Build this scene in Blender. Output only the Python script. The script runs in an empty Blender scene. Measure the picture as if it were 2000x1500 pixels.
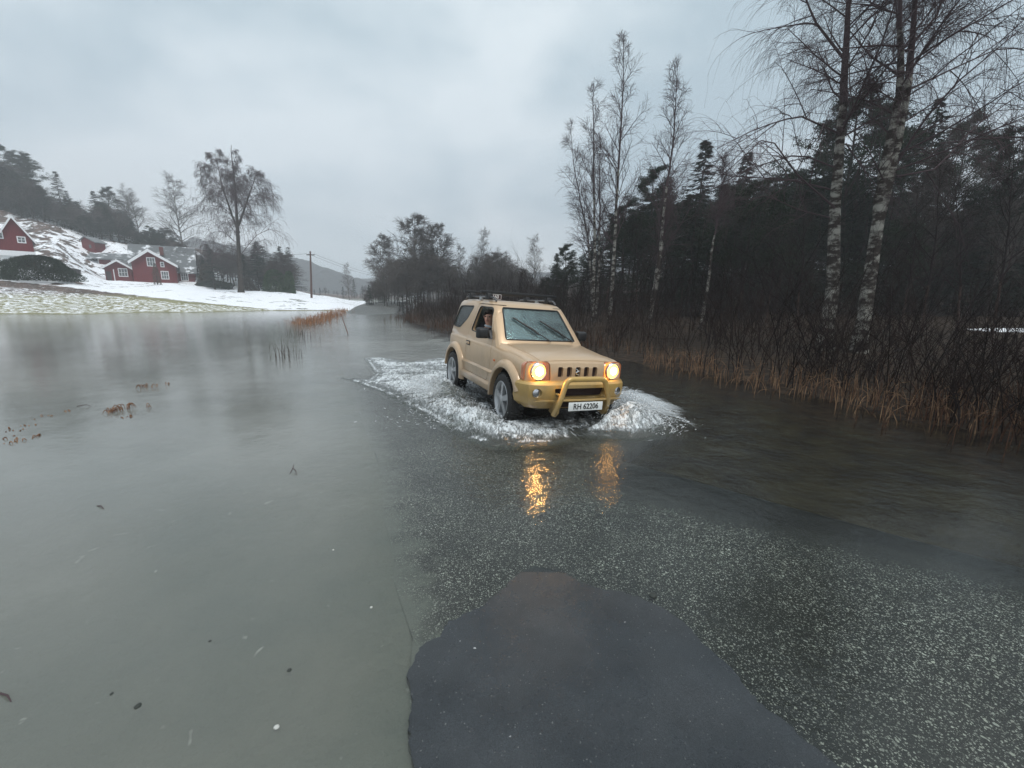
import bpy, bmesh, math, random
import numpy as np
from mathutils import Vector, Matrix
R_ = math.radians
rng = np.random.default_rng(7)
random.seed(7)
scn = bpy.context.scene
col = scn.collection

# ------------------------------------------------------------ camera
CAM_H, PITCH, ROLL, FPX = 1.553, 0.19505, 0.014, 820.0
cp_, sp_, cr_, sr_ = math.cos(PITCH), math.sin(PITCH), math.cos(ROLL), math.sin(ROLL)
_r, _u, _f = Vector((1, 0, 0)), Vector((0, sp_, cp_)), Vector((0, cp_, -sp_))
_cr, _cu = _r * cr_ + _u * sr_, _u * cr_ - _r * sr_
cam = bpy.data.cameras.new('camera')
cam.sensor_width = 36
cam.lens = FPX / 2000 * 36
cam.clip_start, cam.clip_end = 0.05, 4000
camo = bpy.data.objects.new('camera', cam)
col.objects.link(camo)
M = Matrix((_cr, _cu, -_f)).transposed().to_4x4()
M.translation = Vector((0, 0, CAM_H))
camo.matrix_world = M
scn.camera = camo

def ray(px, py):
    a, b = (px - 1000) / FPX, (750 - py) / FPX
    return _cr * a + _cu * b + _f
def at(px, py, z=0.0):
    d = ray(px, py)
    t = (z - CAM_H) / d.z
    return Vector((d.x * t, d.y * t, z))
def dep(px, py, y):
    d = ray(px, py)
    t = y / d.y
    return Vector((d.x * t, y, CAM_H + d.z * t))

# ------------------------------------------------------------ world and sun
SUN_EL, SUN_AZ = R_(62), R_(150)
world = bpy.data.worlds.new('World')
scn.world = world
world.use_nodes = True
wt = world.node_tree
wt.nodes.clear()
def N(t, typ, **k):
    n = t.nodes.new(typ)
    for a, b in k.items():
        if hasattr(n, a): setattr(n, a, b)
        else: n.inputs[a].default_value = b
    return n
wo = N(wt, 'ShaderNodeOutputWorld')
bg = N(wt, 'ShaderNodeBackground', Strength=0.128)
sky = N(wt, 'ShaderNodeTexSky', sky_type='NISHITA', sun_disc=False, sun_elevation=SUN_EL, sun_rotation=SUN_AZ)
sky.air_density, sky.dust_density = 1.0, 4.0
tc = N(wt, 'ShaderNodeTexCoord')
mp = N(wt, 'ShaderNodeMapping')
mp.inputs['Scale'].default_value = (1.0, 1.0, 1.7)
mp.inputs['Location'].default_value = (0.35, 0.1, 0.2)
nz = N(wt, 'ShaderNodeTexNoise', Scale=2.1, Detail=5.0, Roughness=0.48, Distortion=0.15)
cr = N(wt, 'ShaderNodeValToRGB')
e = cr.color_ramp.elements
e[0].position, e[0].color = 0.40, (3.0, 3.72, 4.2, 1)
e[1].position, e[1].color = 0.60, (5.2, 5.65, 5.95, 1)
m2 = e.new if False else cr.color_ramp.elements.new(0.5)
m2.color = (4.1, 4.7, 5.1, 1)
# the overcast is brighter low down and overhead than in the band between
sx = N(wt, 'ShaderNodeSeparateXYZ')
gr = N(wt, 'ShaderNodeValToRGB')
g = gr.color_ramp.elements
g[0].position, g[0].color = 0.0, (1.08, 1.05, 1.04, 1)
g[1].position, g[1].color = 1.0, (1.15, 1.15, 1.16, 1)
g2 = g.new(0.22); g2.color = (0.93, 0.95, 0.97, 1)
g3 = g.new(0.5); g3.color = (1.0, 1.02, 1.02, 1)
mu = N(wt, 'ShaderNodeMix', data_type='RGBA', blend_type='MULTIPLY')
mu.inputs[0].default_value = 1
mx = N(wt, 'ShaderNodeMix', data_type='RGBA')
mx.inputs[0].default_value = 0.94
L = wt.links.new
L(tc.outputs['Generated'], mp.inputs[0]); L(mp.outputs[0], nz.inputs['Vector']); L(nz.outputs[0], cr.inputs[0])
L(tc.outputs['Generated'], sx.inputs[0]); L(sx.outputs[2], gr.inputs[0])
L(cr.outputs[0], mu.inputs[6]); L(gr.outputs[0], mu.inputs[7])
L(sky.outputs[0], mx.inputs[6]); L(mu.outputs[2], mx.inputs[7]); L(mx.outputs[2], bg.inputs[0]); L(bg.outputs[0], wo.inputs[0])

sun = bpy.data.lights.new('sun', 'SUN')
sun.energy, sun.angle, sun.color = 1.5, R_(25), (1.0, 0.97, 0.93)
suno = bpy.data.objects.new('sun', sun)
col.objects.link(suno)
sd = Vector((math.sin(SUN_AZ) * math.cos(SUN_EL), math.cos(SUN_AZ) * math.cos(SUN_EL), math.sin(SUN_EL)))
suno.rotation_euler = sd.to_track_quat('Z', 'Y').to_euler()
scn.view_settings.view_transform = 'Standard'
scn.view_settings.look = 'None'
scn.view_settings.exposure = 0.44
scn.view_settings.gamma = 1.0
scn.cycles.max_bounces = 8
scn.cycles.volume_bounces = 1
scn.cycles.transparent_max_bounces = 24
scn.cycles.sample_clamp_indirect = 6

# ------------------------------------------------------------ helpers
def tag(o, label=None, cat=None, group=None, kind=None):
    if label: o['label'] = label
    if cat: o['category'] = cat
    if group: o['group'] = group
    if kind: o['kind'] = kind
    return o
def empty(name, loc=(0, 0, 0), rz=0, parent=None):
    o = bpy.data.objects.new(name, None)
    o.location = loc; o.rotation_euler = (0, 0, rz); o.empty_display_size = .1
    o.parent = parent
    col.objects.link(o)
    return o
def npmesh(name, V, F, mat=None, smooth=False):
    """V (n,3) array; F list of (m,k) int arrays"""
    me = bpy.data.meshes.new(name)
    V = np.asarray(V, np.float32)
    if not isinstance(F, list): F = [F]
    F = [np.asarray(f, np.int32) for f in F if len(f)]
    nl = sum(f.size for f in F); nf = sum(len(f) for f in F)
    me.vertices.add(len(V)); me.vertices.foreach_set('co', V.ravel())
    me.loops.add(nl); me.loops.foreach_set('vertex_index', np.concatenate([f.ravel() for f in F]))
    me.polygons.add(nf)
    tot = np.concatenate([np.full(len(f), f.shape[1], np.int32) for f in F])
    st = np.concatenate([[0], np.cumsum(tot)[:-1]]).astype(np.int32)
    me.polygons.foreach_set('loop_start', st); me.polygons.foreach_set('loop_total', tot)
    me.polygons.foreach_set('use_smooth', np.full(nf, smooth))
    me.update(calc_edges=True); me.validate()
    if mat: me.materials.append(mat)
    return me
def link(name, me, parent=None, loc=(0, 0, 0)):
    o = bpy.data.objects.new(name, me)
    o.parent = parent; o.location = loc
    col.objects.link(o)
    return o
def merge(parts):
    V, F, off = [], {}, 0
    for v, f in parts:
        V.append(v)
        for q in (f if isinstance(f, list) else [f]):
            if len(q): F.setdefault(q.shape[1], []).append(q + off)
        off += len(v)
    return np.concatenate(V), [np.concatenate(x) for x in F.values()]
def nrm(a):
    return a / np.maximum(np.linalg.norm(a, axis=-1, keepdims=True), 1e-9)
def tubes(P, R, S=4, caps=False):
    P = np.asarray(P, float); R = np.asarray(R, float)
    n, K, _ = P.shape
    T = nrm(np.gradient(P, axis=1))
    tm = nrm(P[:, -1] - P[:, 0])
    ref = np.where(np.abs(tm[:, 2:3]) < .85, np.array([[0, 0, 1.]]), np.array([[1., 0, 0]]))
    A = nrm(np.cross(T, ref[:, None])); B = np.cross(T, A)
    th = np.arange(S) * 2 * np.pi / S
    ring = A[:, :, None] * np.cos(th)[:, None] + B[:, :, None] * np.sin(th)[:, None]
    V = (P[:, :, None] + ring * R[:, :, None, None]).reshape(-1, 3)
    idx = np.arange(n * K * S).reshape(n, K, S)
    a, b = idx[:, :-1], idx[:, 1:]
    q = np.stack([a, b, np.roll(b, -1, 2), np.roll(a, -1, 2)], -1).reshape(-1, 4)
    return V, q
def grow(P, Rr, n, t0, t1, L, ang, trop, K, wig, r, rnd, droop=0., az=None, up=0.):
    """children of the paths P (N,K0,3); returns paths and radii"""
    Nn, K0, _ = P.shape
    m = Nn * n
    par = np.repeat(np.arange(Nn), n)
    t = t0 + (t1 - t0) * ((np.tile(np.arange(n), Nn) + rnd.random(m)) / n)
    s = t * (K0 - 1); i = np.minimum(s.astype(int), K0 - 2); fr = (s - i)[:, None]
    p0 = P[par, i] * (1 - fr) + P[par, i + 1] * fr
    tn = nrm(P[par, i + 1] - P[par, i])
    pl = np.linalg.norm(np.diff(P, axis=1), axis=2).sum(1)[par]
    rp = Rr[par, i] * (1 - fr[:, 0]) + Rr[par, i + 1] * fr[:, 0]
    rv = rnd.normal(size=(m, 3)); rv[:, 2] += up
    pe = nrm(rv - (rv * tn).sum(1, keepdims=True) * tn)
    a = ang * (0.75 + .5 * rnd.random(m))[:, None]
    d = nrm(np.cos(a) * tn + np.sin(a) * pe)
    ln = L(t, pl) * (0.7 + .6 * rnd.random(m))
    out = [p0]
    for k in range(K - 1):
        f = (k + 1) / (K - 1)
        d = nrm(d + np.array([0, 0, trop / (K - 1) - droop * f / (K - 1) * 2]) + rnd.normal(size=(m, 3)) * wig / (K - 1) ** .5)
        out.append(out[-1] + d * (ln / (K - 1))[:, None])
    Q = np.stack(out, 1)
    r0 = np.minimum(rp * .75, r(ln))
    RR = r0[:, None] * np.linspace(1, .35, K)[None]
    return Q, RR
def bm_obj(name, bm, mat, parent=None, smooth=False, ang=None):
    me = bpy.data.meshes.new(name)
    bm.normal_update()
    bm.to_mesh(me); bm.free()
    for mt in (mat if isinstance(mat, (list, tuple)) else [mat]): me.materials.append(mt)
    if smooth:
        me.polygons.foreach_set('use_smooth', [True] * len(me.polygons))
        me.set_sharp_from_angle(angle=R_(ang or 35))
    o = bpy.data.objects.new(name, me)
    o.parent = parent
    col.objects.link(o)
    return o
def box(bm, c, s, rot=None):
    r = bmesh.ops.create_cube(bm, size=1)['verts']
    Mx = Matrix.Translation(c) @ (rot or Matrix.Identity(4)) @ Matrix.Diagonal((s[0], s[1], s[2], 1))
    bmesh.ops.transform(bm, matrix=Mx, verts=r)
    return r
def bev(bm, w, seg=2, ang=30):
    es = [e for e in bm.edges if len(e.link_faces) == 2 and e.calc_face_angle(0) > R_(ang)]
    bmesh.ops.bevel(bm, geom=es, offset=w, segments=seg, profile=.5, affect='EDGES', clamp_overlap=True)
def prism(bm, pts, ax, lo, hi):
    """extrude 2-D outline along axis ax between lo and hi; pts are the other two coordinates in x,y,z order"""
    def p3(p, h):
        l = list(p); l.insert(ax, h); return l
    a = [bm.verts.new(p3(p, lo)) for p in pts]; b = [bm.verts.new(p3(p, hi)) for p in pts]
    n = len(pts)
    bm.faces.new(a[::-1]); bm.faces.new(b)
    for i in range(n): bm.faces.new((a[i], a[(i + 1) % n], b[(i + 1) % n], b[i]))
    bmesh.ops.recalc_face_normals(bm, faces=bm.faces)
def add_tube(bm, pts, r, S=10):
    pts = [Vector(p) for p in pts]
    n = len(pts); rs = r if isinstance(r, (list, tuple)) else [r] * n
    rings = []; a = None
    for i, p in enumerate(pts):
        t = (pts[min(i + 1, n - 1)] - pts[max(i - 1, 0)]).normalized()
        if a is None:
            ref = Vector((0, 0, 1)) if abs(t.z) < .9 else Vector((1, 0, 0))
            a = t.cross(ref).normalized()
        else: a = (a - t * a.dot(t)).normalized()
        b = t.cross(a)
        rings.append([bm.verts.new(p + (a * math.cos(k * 2 * math.pi / S) + b * math.sin(k * 2 * math.pi / S)) * rs[i]) for k in range(S)])
    for i in range(n - 1):
        for k in range(S): bm.faces.new((rings[i][k], rings[i][(k + 1) % S], rings[i + 1][(k + 1) % S], rings[i + 1][k]))
    bm.faces.new(rings[0][::-1]); bm.faces.new(rings[-1])
def lathe(bm, prof, ax=1, S=40, c=(0, 0, 0), close=True):
    """prof: (h along axis, radius)"""
    rings = []
    for h, r in prof:
        rg = []
        for k in range(S):
            t = k * 2 * math.pi / S
            v = [r * math.cos(t), r * math.sin(t)]; v.insert(ax, h)
            rg.append(bm.verts.new(Vector(v) + Vector(c)))
        rings.append(rg)
    for i in range(len(prof) - 1):
        for k in range(S): bm.faces.new((rings[i][k], rings[i][(k + 1) % S], rings[i + 1][(k + 1) % S], rings[i + 1][k]))
    if close:
        bm.faces.new(rings[0][::-1]); bm.faces.new(rings[-1])
    bmesh.ops.recalc_face_normals(bm, faces=bm.faces)

# ------------------------------------------------------------ materials
def mat(name, base=(.5, .5, .5), rough=.6, metal=0., spec=.5, **k):
    m = bpy.data.materials.new(name); m.use_nodes = True
    p = m.node_tree.nodes['Principled BSDF']
    p.inputs['Base Color'].default_value = (*base, 1)
    p.inputs['Roughness'].default_value = rough
    p.inputs['Metallic'].default_value = metal
    p.inputs['Specular IOR Level'].default_value = spec
    for a, b in k.items(): p.inputs[a.replace('_', ' ')].default_value = b
    return m
def vmat(name, c1, c2, scale=8, rough=.7, pos=(.35, .65), metal=0, bump=0, stretch=(1, 1, 1), spec=.3, detail=5, objrand=0, **k):
    """noise between two colours"""
    m = mat(name, c1, rough, metal, spec, **k)
    t = m.node_tree; p = t.nodes['Principled BSDF']; Lk = t.links.new
    tcn = N(t, 'ShaderNodeTexCoord'); mpn = N(t, 'ShaderNodeMapping'); mpn.inputs['Scale'].default_value = stretch
    n = N(t, 'ShaderNodeTexNoise', Scale=scale, Detail=detail, Roughness=.6)
    c = N(t, 'ShaderNodeValToRGB')
    c.color_ramp.elements[0].position, c.color_ramp.elements[0].color = pos[0], (*c1, 1)
    c.color_ramp.elements[1].position, c.color_ramp.elements[1].color = pos[1], (*c2, 1)
    Lk(tcn.outputs['Object'], mpn.inputs[0]); Lk(mpn.outputs[0], n.inputs['Vector']); Lk(n.outputs[0], c.inputs[0])
    outc = c.outputs[0]
    if objrand:
        oi = N(t, 'ShaderNodeObjectInfo'); hs = N(t, 'ShaderNodeHueSaturation')
        mr = N(t, 'ShaderNodeMapRange'); mr.inputs[3].default_value = 1 - objrand; mr.inputs[4].default_value = 1 + objrand
        Lk(oi.outputs['Random'], mr.inputs[0]); Lk(mr.outputs[0], hs.inputs['Value']); Lk(outc, hs.inputs['Color']); outc = hs.outputs[0]
    Lk(outc, p.inputs['Base Color'])
    if bump:
        b = N(t, 'ShaderNodeBump', Strength=bump, Distance=.02)
        Lk(n.outputs[0], b.inputs['Height']); Lk(b.outputs[0], p.inputs['Normal'])
    return m
def emit(name, c, s):
    m = mat(name, (0.02, .02, .02), .3)
    p = m.node_tree.nodes['Principled BSDF']
    p.inputs['Emission Color'].default_value = (*c, 1); p.inputs['Emission Strength'].default_value = s
    return m
# ------------------------------------------------------------ terrain
U_K = np.array([-3.0, -1.25, -1.08, -.93, -.80, -.66, -.55, -.45, -.37, -.30, -.2, -.1, .0, .3, .8, 1.4, 3.0])
Y_K = np.array([0, 30, 34, 42, 50, 55, 62, 70, 78, 88, 100, 115, 135, 170, 240, 400.])
TB = np.array([
 # 0   30   34   42   50   55   62   70   78   88  100  115  135  170  240  400
 [-.3, -.1, .3, 1.6, 3.0, 4.0, 6.0, 9.0, 11., 15., 19., 24., 30., 36., 42., 50],
 [-.3, -.2, .05, 1.3, 2.7, 3.5, 5.6, 8.6, 11., 14.5, 19., 24., 29., 35., 42., 50],
 [-.3, -.25, -.05, .9, 2.1, 2.9, 4.4, 6.4, 8.8, 12.5, 17.5, 22., 26., 32., 38., 46],
 [-.3, -.3, -.15, .15, 1.5, 2.1, 2.9, 3.5, 4.0, 4.8, 12.5, 18., 22., 28., 34., 42],
 [-.3, -.3, -.3, -.02, 1.2, 1.8, 2.5, 3.1, 3.6, 4.3, 9.0, 13.5, 17., 22., 28., 38],
 [-.3, -.3, -.3, -.25, .1, .8, 1.6, 2.2, 2.6, 3.0, 5.2, 8.8, 12., 17., 24., 36],
 [-.3, -.3, -.3, -.3, -.2, .2, 1.1, 2.0, 2.6, 2.8, 3.2, 4.0, 5.5, 6., 7., 10],
 [-.3, -.3, -.3, -.3, -.25, -.05, .7, 1.5, 1.8, 1.9, 2.0, 2.2, 2.4, 3.0, 4., 6],
 [-.3, -.3, -.3, -.3, -.2, -.05, .35, .5, .5, .6, .8, 1.0, 1.4, 2., 3., 5],
 [-.3, -.3, -.25, -.15, -.12, .05, .3, .4, .4, .5, .6, .8, 1., 1.5, 2., 18],
 [-.3, -.2, -.1, .1, .2, .3, .4, .4, .4, .5, .6, .8, 1., 1.5, 2., 14],
 [-.3, .1, .1, .2, .3, .4, .5, .5, .6, .8, 1., 1.2, 1.5, 2., 4., 14],
 [-.3, .3, .4, .5, .6, .7, .9, 1.1, 1.4, 1.8, 2.2, 3., 4., 6., 10., 20],
 [-.3, 1., 1.2, 1.8, 2.4, 3., 3.8, 4.6, 5.4, 6.5, 8., 10., 12., 15., 20., 28],
 [-.2, 1.3, 1.6, 2.2, 3.2, 4., 5., 6., 7., 8.5, 10., 12., 15., 18., 24., 32],
 [-.2, 1.2, 1.4, 2.2, 3.2, 4., 5., 6., 7., 8.5, 10., 12., 15., 18., 24., 32],
 [0, 1.2, 1.4, 2.2, 3.2, 4., 5., 6., 7., 8.5, 10., 12., 15., 18., 24., 32]])
ROAD_L = np.array([(.35, -3.), (-.1, .2), (-.30, 1.1), (-.45, 1.65), (-.68, 2.25), (-1.3, 3.9), (-2.4, 6.3), (-4.2, 10.2), (-10.3, 23.5), (-16.0, 38), (-19.2, 49), (-23, 62), (-28, 82), (-31, 110)], float)
def road_z(y):
    return np.interp(y, [-5, 0, 2, 4, 6, 12, 30, 44, 50, 62, 82, 110], [-.010, -.012, -.028, -.06, -.09, -.14, -.13, -.04, .015, .42, .9, 1.2])
SHORE = np.array([(60, -30), (16, -4), (8.2, 1.0), (6.3, 3.2), (5.75, 4.5), (5.2, 6.6), (4.5, 8.6), (3.4, 10.6), (1.2, 14), (-2.8, 20.5), (-6.4, 27), (-9.5, 36), (-11.5, 47), (-14, 60)], float)
def bilin(u, y):
    i = np.clip(np.searchsorted(U_K, u) - 1, 0, len(U_K) - 2); j = np.clip(np.searchsorted(Y_K, y) - 1, 0, len(Y_K) - 2)
    a = np.clip((u - U_K[i]) / (U_K[i + 1] - U_K[i]), 0, 1); b = np.clip((y - Y_K[j]) / (Y_K[j + 1] - Y_K[j]), 0, 1)
    a = a * a * (3 - 2 * a)
    return (TB[i, j] * (1 - a) + TB[i + 1, j] * a) * (1 - b) + (TB[i, j + 1] * (1 - a) + TB[i + 1, j + 1] * a) * b
def pl_dist(x, y, PL):
    """signed distance to an open polyline: + on its right when walking along it"""
    best = np.full(np.shape(x), 1e9); sg = np.ones(np.shape(x))
    for (x0, y0), (x1, y1) in zip(PL[:-1], PL[1:]):
        dx, dy = x1 - x0, y1 - y0; l2 = dx * dx + dy * dy
        t = np.clip(((x - x0) * dx + (y - y0) * dy) / l2, 0, 1)
        ex, ey = x - x0 - t * dx, y - y0 - t * dy
        d = np.hypot(ex, ey); s = np.sign(dy * ex - dx * ey)
        m = d < best; best = np.where(m, d, best); sg = np.where(m, s, sg)
    return best * sg
_pn = rng.random((64, 64))
def vnoise(x, y, s):
    x = np.asarray(x, float) / s + 1000; y = np.asarray(y, float) / s + 1000
    i, j = np.floor(x).astype(int), np.floor(y).astype(int); a, b = x - i, y - j
    a = a * a * (3 - 2 * a); b = b * b * (3 - 2 * b)
    g = lambda p, q: _pn[p % 64, q % 64]
    return (g(i, j) * (1 - a) + g(i + 1, j) * a) * (1 - b) + (g(i, j + 1) * (1 - a) + g(i + 1, j + 1) * a) * b
def fbm(x, y, s, o=4):
    r = 0; a = .5
    for k in range(o): r = r + a * vnoise(x + 37 * k, y + 11 * k, s / 2 ** k); a *= .5
    return r
def Hn(x, y):
    x = np.asarray(x, float); y = np.asarray(y, float)
    ys = np.maximum(y, 1e-3)
    h = bilin(np.clip(x / np.maximum(ys, 8), -3, 3), ys)
    dr = pl_dist(x, y, SHORE)          # + on the right-hand bank
    near = -.28 + np.clip(dr, -3, 2) * .0
    bank = np.clip(dr, 0, 40) * .035 + .02
    flooded = np.minimum(-.05 + dr * .05, 0)
    flooded = np.maximum(flooded, -.30)
    wR = 1 / (1 + np.exp(-(x / ys + .28) / .03)) * (y > 0) + (y <= 0)
    hr = np.where(dr > 0, np.minimum(bank, np.maximum(h, .3)) if False else bank, flooded)
    hr = np.where((dr > 0) & (y > 20), np.maximum(np.minimum(bank, 1.0), h * .8), hr)
    h = h * (1 - wR) + hr * wR
    rough = np.clip((h - 5) / 6, 0, 1) * np.clip((y - 60) / 20, 0, 1)
    h = h + (fbm(x, y, 9) - .47) * 6 * rough + (fbm(x + 50, y, 3) - .47) * .5 * np.clip((h - .4) / 1.5, 0, 1)
    h = h + (fbm(x, y, 2.5) - .47) * .05 * (h < .4)
    dlr = -pl_dist(x, y, ROAD_L)
    bed = np.minimum(road_z(y) - .009, -.02) - np.clip(dlr - .4, 0, 6) * .03
    h = np.where((dlr > -.5) & (h < -.03) & (y < 60), np.maximum(h, bed), h)
    return h
def H(x, y): return float(Hn(np.array([x]), np.array([y]))[0])

def axis(segs):
    out = []
    for a, b, s in segs: out.append(np.arange(a, b, s))
    return np.concatenate(out + [[segs[-1][1]]])
gx = axis([(-600, -150, 15), (-150, -90, 2.5), (-90, -20, .7), (-20, 12, .5), (12, 30, .7), (30, 90, 2.5), (90, 600, 15)])
gy = axis([(-300, -20, 14), (-20, 0, 2), (0, 30, .5), (30, 110, .7), (110, 180, 2), (180, 420, 8), (420, 700, 30)])
X, Y = np.meshgrid(gx, gy, indexing='ij')
Z = Hn(X, Y)
nx, ny = X.shape
idx = np.arange(nx * ny).reshape(nx, ny)
F = np.stack([idx[:-1, :-1], idx[1:, :-1], idx[1:, 1:], idx[:-1, 1:]], -1).reshape(-1, 4)
ROAD_R = np.array([(14, -5), (3.1, 2.25), (2.45, 2.6), (1.65, 3.05), (.98, 3.58), (1.25, 4.4), (2.2, 5.6), (1.3, 8.), (-.6, 12), (-6.2, 24.5), (-11.0, 39), (-13.6, 50), (-16.5, 62), (-21, 82), (-24, 110)], float)
me = npmesh('ground', np.stack([X, Y, Z], -1).reshape(-1, 3), F, None, True)
# zones: r snow, g green lawn, b brown litter (else pale silt)
U = X / np.maximum(Y, 1); dR = pl_dist(X, Y, SHORE)
left = (U < -.30) & (Y > 15)
snow = np.where(left & (Z > .0), .62, 0.)
lawn_near = np.clip((.85 - np.abs(Z - .45)) / .5, 0, 1)
gl = np.interp(U, [-1.25, -1.08, -.93, -.8, -.66, -.55], [3.4, 2.7, 1.9, 1.15, .5, .05])
snow = np.where(left, np.where(Z < gl, .47 - .10 * (Z > gl * .75) , snow), snow)
snow = np.where(left & (Z >= gl) & (Z < 5.2), .565, snow)
snow = np.where(left & (Z >= 5.2), .51 + .05 * np.clip((U + .9) / .3, -1, 1), snow)
snow = np.where(left & (Y > 125), .3, snow)
snow = np.where(Z < .02, 0, snow)
green = np.where(left & (Z > -.05), np.clip((gl + .1 - Z) / .15, 0, 1), 0.)
rsn = np.exp(-((X - 21.5) / 3.6) ** 2 - ((Y - 17.5) / 1.5) ** 2) * .9
snow = np.maximum(snow, rsn * (dR > 4))
brown = np.where((dR > -.9) & (U > -.33) | (Y < 1) & (dR > -.9), 1., 0.)
dRd = pl_dist(X, Y, ROAD_R)
olive = np.where((dRd > -1.5) & (U > -.33), 1., 0)
for nm, arr in (('snow', snow), ('green', green), ('brown', brown), ('olive', olive)):
    a = me.attributes.new(nm, 'FLOAT', 'POINT'); a.data.foreach_set('value', arr.ravel().astype(np.float32))
ground = link('ground', me); tag(ground, kind='structure')
ground['label'] = 'snow patched lawn, wooded slope, muddy bank and flooded field'
m = mat('ground', rough=.85, spec=.2); t = m.node_tree; p = t.nodes['Principled BSDF']; Lk = t.links.new
tcn = N(t, 'ShaderNodeTexCoord')
def att(n): return N(t, 'ShaderNodeAttribute', attribute_name=n).outputs['Fac']
def noi(s, d=5, vec=None, r=.6, dist=0):
    n = N(t, 'ShaderNodeTexNoise', Scale=s, Detail=d, Roughness=r, Distortion=dist); Lk(vec or tcn.outputs['Object'], n.inputs['Vector']); return n.outputs[0]
def ramp(f, pos, cols):
    c = N(t, 'ShaderNodeValToRGB'); els = c.color_ramp.elements
    while len(els) < len(pos): els.new(.5)
    for q, (a, b) in enumerate(zip(pos, cols)): els[q].position = a; els[q].color = (*b, 1)
    Lk(f, c.inputs[0]); return c.outputs[0]
def mixc(f, a, b):
    x = N(t, 'ShaderNodeMix', data_type='RGBA')
    if isinstance(f, float): x.inputs[0].default_value = f
    else: Lk(f, x.inputs[0])
    Lk(a, x.inputs[6]); Lk(b, x.inputs[7]); return x.outputs[2]
def mth(op, a, b=None, c=None, clamp=False):
    x = N(t, 'ShaderNodeMath', operation=op, use_clamp=clamp)
    for q, v in enumerate((a, b, c)):
        if v is None: continue
        if isinstance(v, (int, float)): x.inputs[q].default_value = v
        else: Lk(v, x.inputs[q])
    return x.outputs[0]
silt = ramp(noi(.8, 7), (.35, .55, .7), ((.155, .172, .155), (.21, .212, .185), (.29, .29, .265)))
spots = ramp(noi(9, 2, dist=.6), (.70, .76), ((0, 0, 0), (1, 1, 1)))
silt = mixc(spots, silt, ramp(noi(3), (.3, .7), ((.30, .30, .28), (.48, .49, .47))))
grass = ramp(noi(1.5, 8), (.35, .6), ((.16, .15, .07), (.28, .27, .15)))
litter = ramp(noi(6, 8), (.35, .5, .65), ((.010, .007, .005), (.028, .018, .011), (.055, .036, .022)))
rock = ramp(noi(.9, 8), (.35, .55, .7), ((.05, .045, .04), (.12, .085, .07), (.22, .16, .14)))
oliv = ramp(noi(2.5, 8), (.35, .65), ((.016, .011, .005), (.050, .040, .018)))
snowc = ramp(noi(4), (.3, .7), ((.80, .82, .86), (.90, .91, .93)))
geo = N(t, 'ShaderNodeNewGeometry'); sep = N(t, 'ShaderNodeSeparateXYZ'); Lk(geo.outputs['Position'], sep.inputs[0])
high = mth('MULTIPLY', mth('SUBTRACT', sep.outputs[2], 1.3), 2., clamp=True)
base = mixc(att('green'), silt, grass)
base = mixc(high, base, rock)
base = mixc(att('olive'), base, oliv)
base = mixc(att('brown'), base, litter)
mpn = N(t, 'ShaderNodeMapping'); mpn.inputs['Scale'].default_value = (.7, .9, 1.5); Lk(tcn.outputs['Object'], mpn.inputs[0])
sn = mth('ADD', mixc(att('green'), mth('ADD', mth('MULTIPLY', noi(.55, 9, mpn.outputs[0], .7), .75), mth('MULTIPLY', noi(.12, 2), .25)), noi(3.2, 6, mpn.outputs[0], .7)), att('snow'))
sf = ramp(sn, (.98, 1.05), ((0, 0, 0), (1, 1, 1)))
base = mixc(sf, base, snowc)
Lk(base, p.inputs['Base Color'])
b = N(t, 'ShaderNodeBump', Strength=.6, Distance=.15); Lk(noi(3, 8), b.inputs['Height']); Lk(b.outputs[0], p.inputs['Normal'])
ground.data.materials.append(m)

# far hills
def hill(name, pts, depth, thick, label, c1, c2):
    P = [dep(px, py, depth) for px, py in pts]
    xs = np.linspace(P[0].x, P[-1].x, 120); zt = np.interp(xs, [q.x for q in P], [q.z for q in P])
    ds = np.linspace(-1, 1, 40)
    XX, DD = np.meshgrid(xs, ds, indexing='ij')
    ZZ = -3 + (zt[:, None] + 3) * (1 - np.abs(DD) ** 1.6) + (fbm(XX, DD * thick, 12, 5) - .47) * 5 + np.abs(vnoise(XX, DD * thick, 2.2)) * 2.5
    YY = depth + DD * thick
    n1, n2 = XX.shape; ii = np.arange(n1 * n2).reshape(n1, n2)
    FF = np.stack([ii[:-1, :-1], ii[1:, :-1], ii[1:, 1:], ii[:-1, 1:]], -1).reshape(-1, 4)
    o = link(name, npmesh(name, np.stack([XX, YY, ZZ], -1).reshape(-1, 3), FF, vmat(name, c1, c2, .25, .9, spec=.1)))
    o['kind'] = 'structure'; o['label'] = label
hill('hill', [(380, 470), (480, 488), (570, 508), (610, 517), (650, 530), (690, 546), (730, 556), (800, 568), (900, 575)], 430, 90, 'hazy wooded hill behind the utility pole', (.03, .036, .04), (.055, .062, .068))
hill('hill', [(300, 510), (500, 530), (640, 552), (700, 548), (800, 540), (1000, 538), (1200, 525), (1500, 510)], 560, 100, 'faint far hill closing the valley', (.03, .036, .04), (.05, .058, .065))

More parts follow.
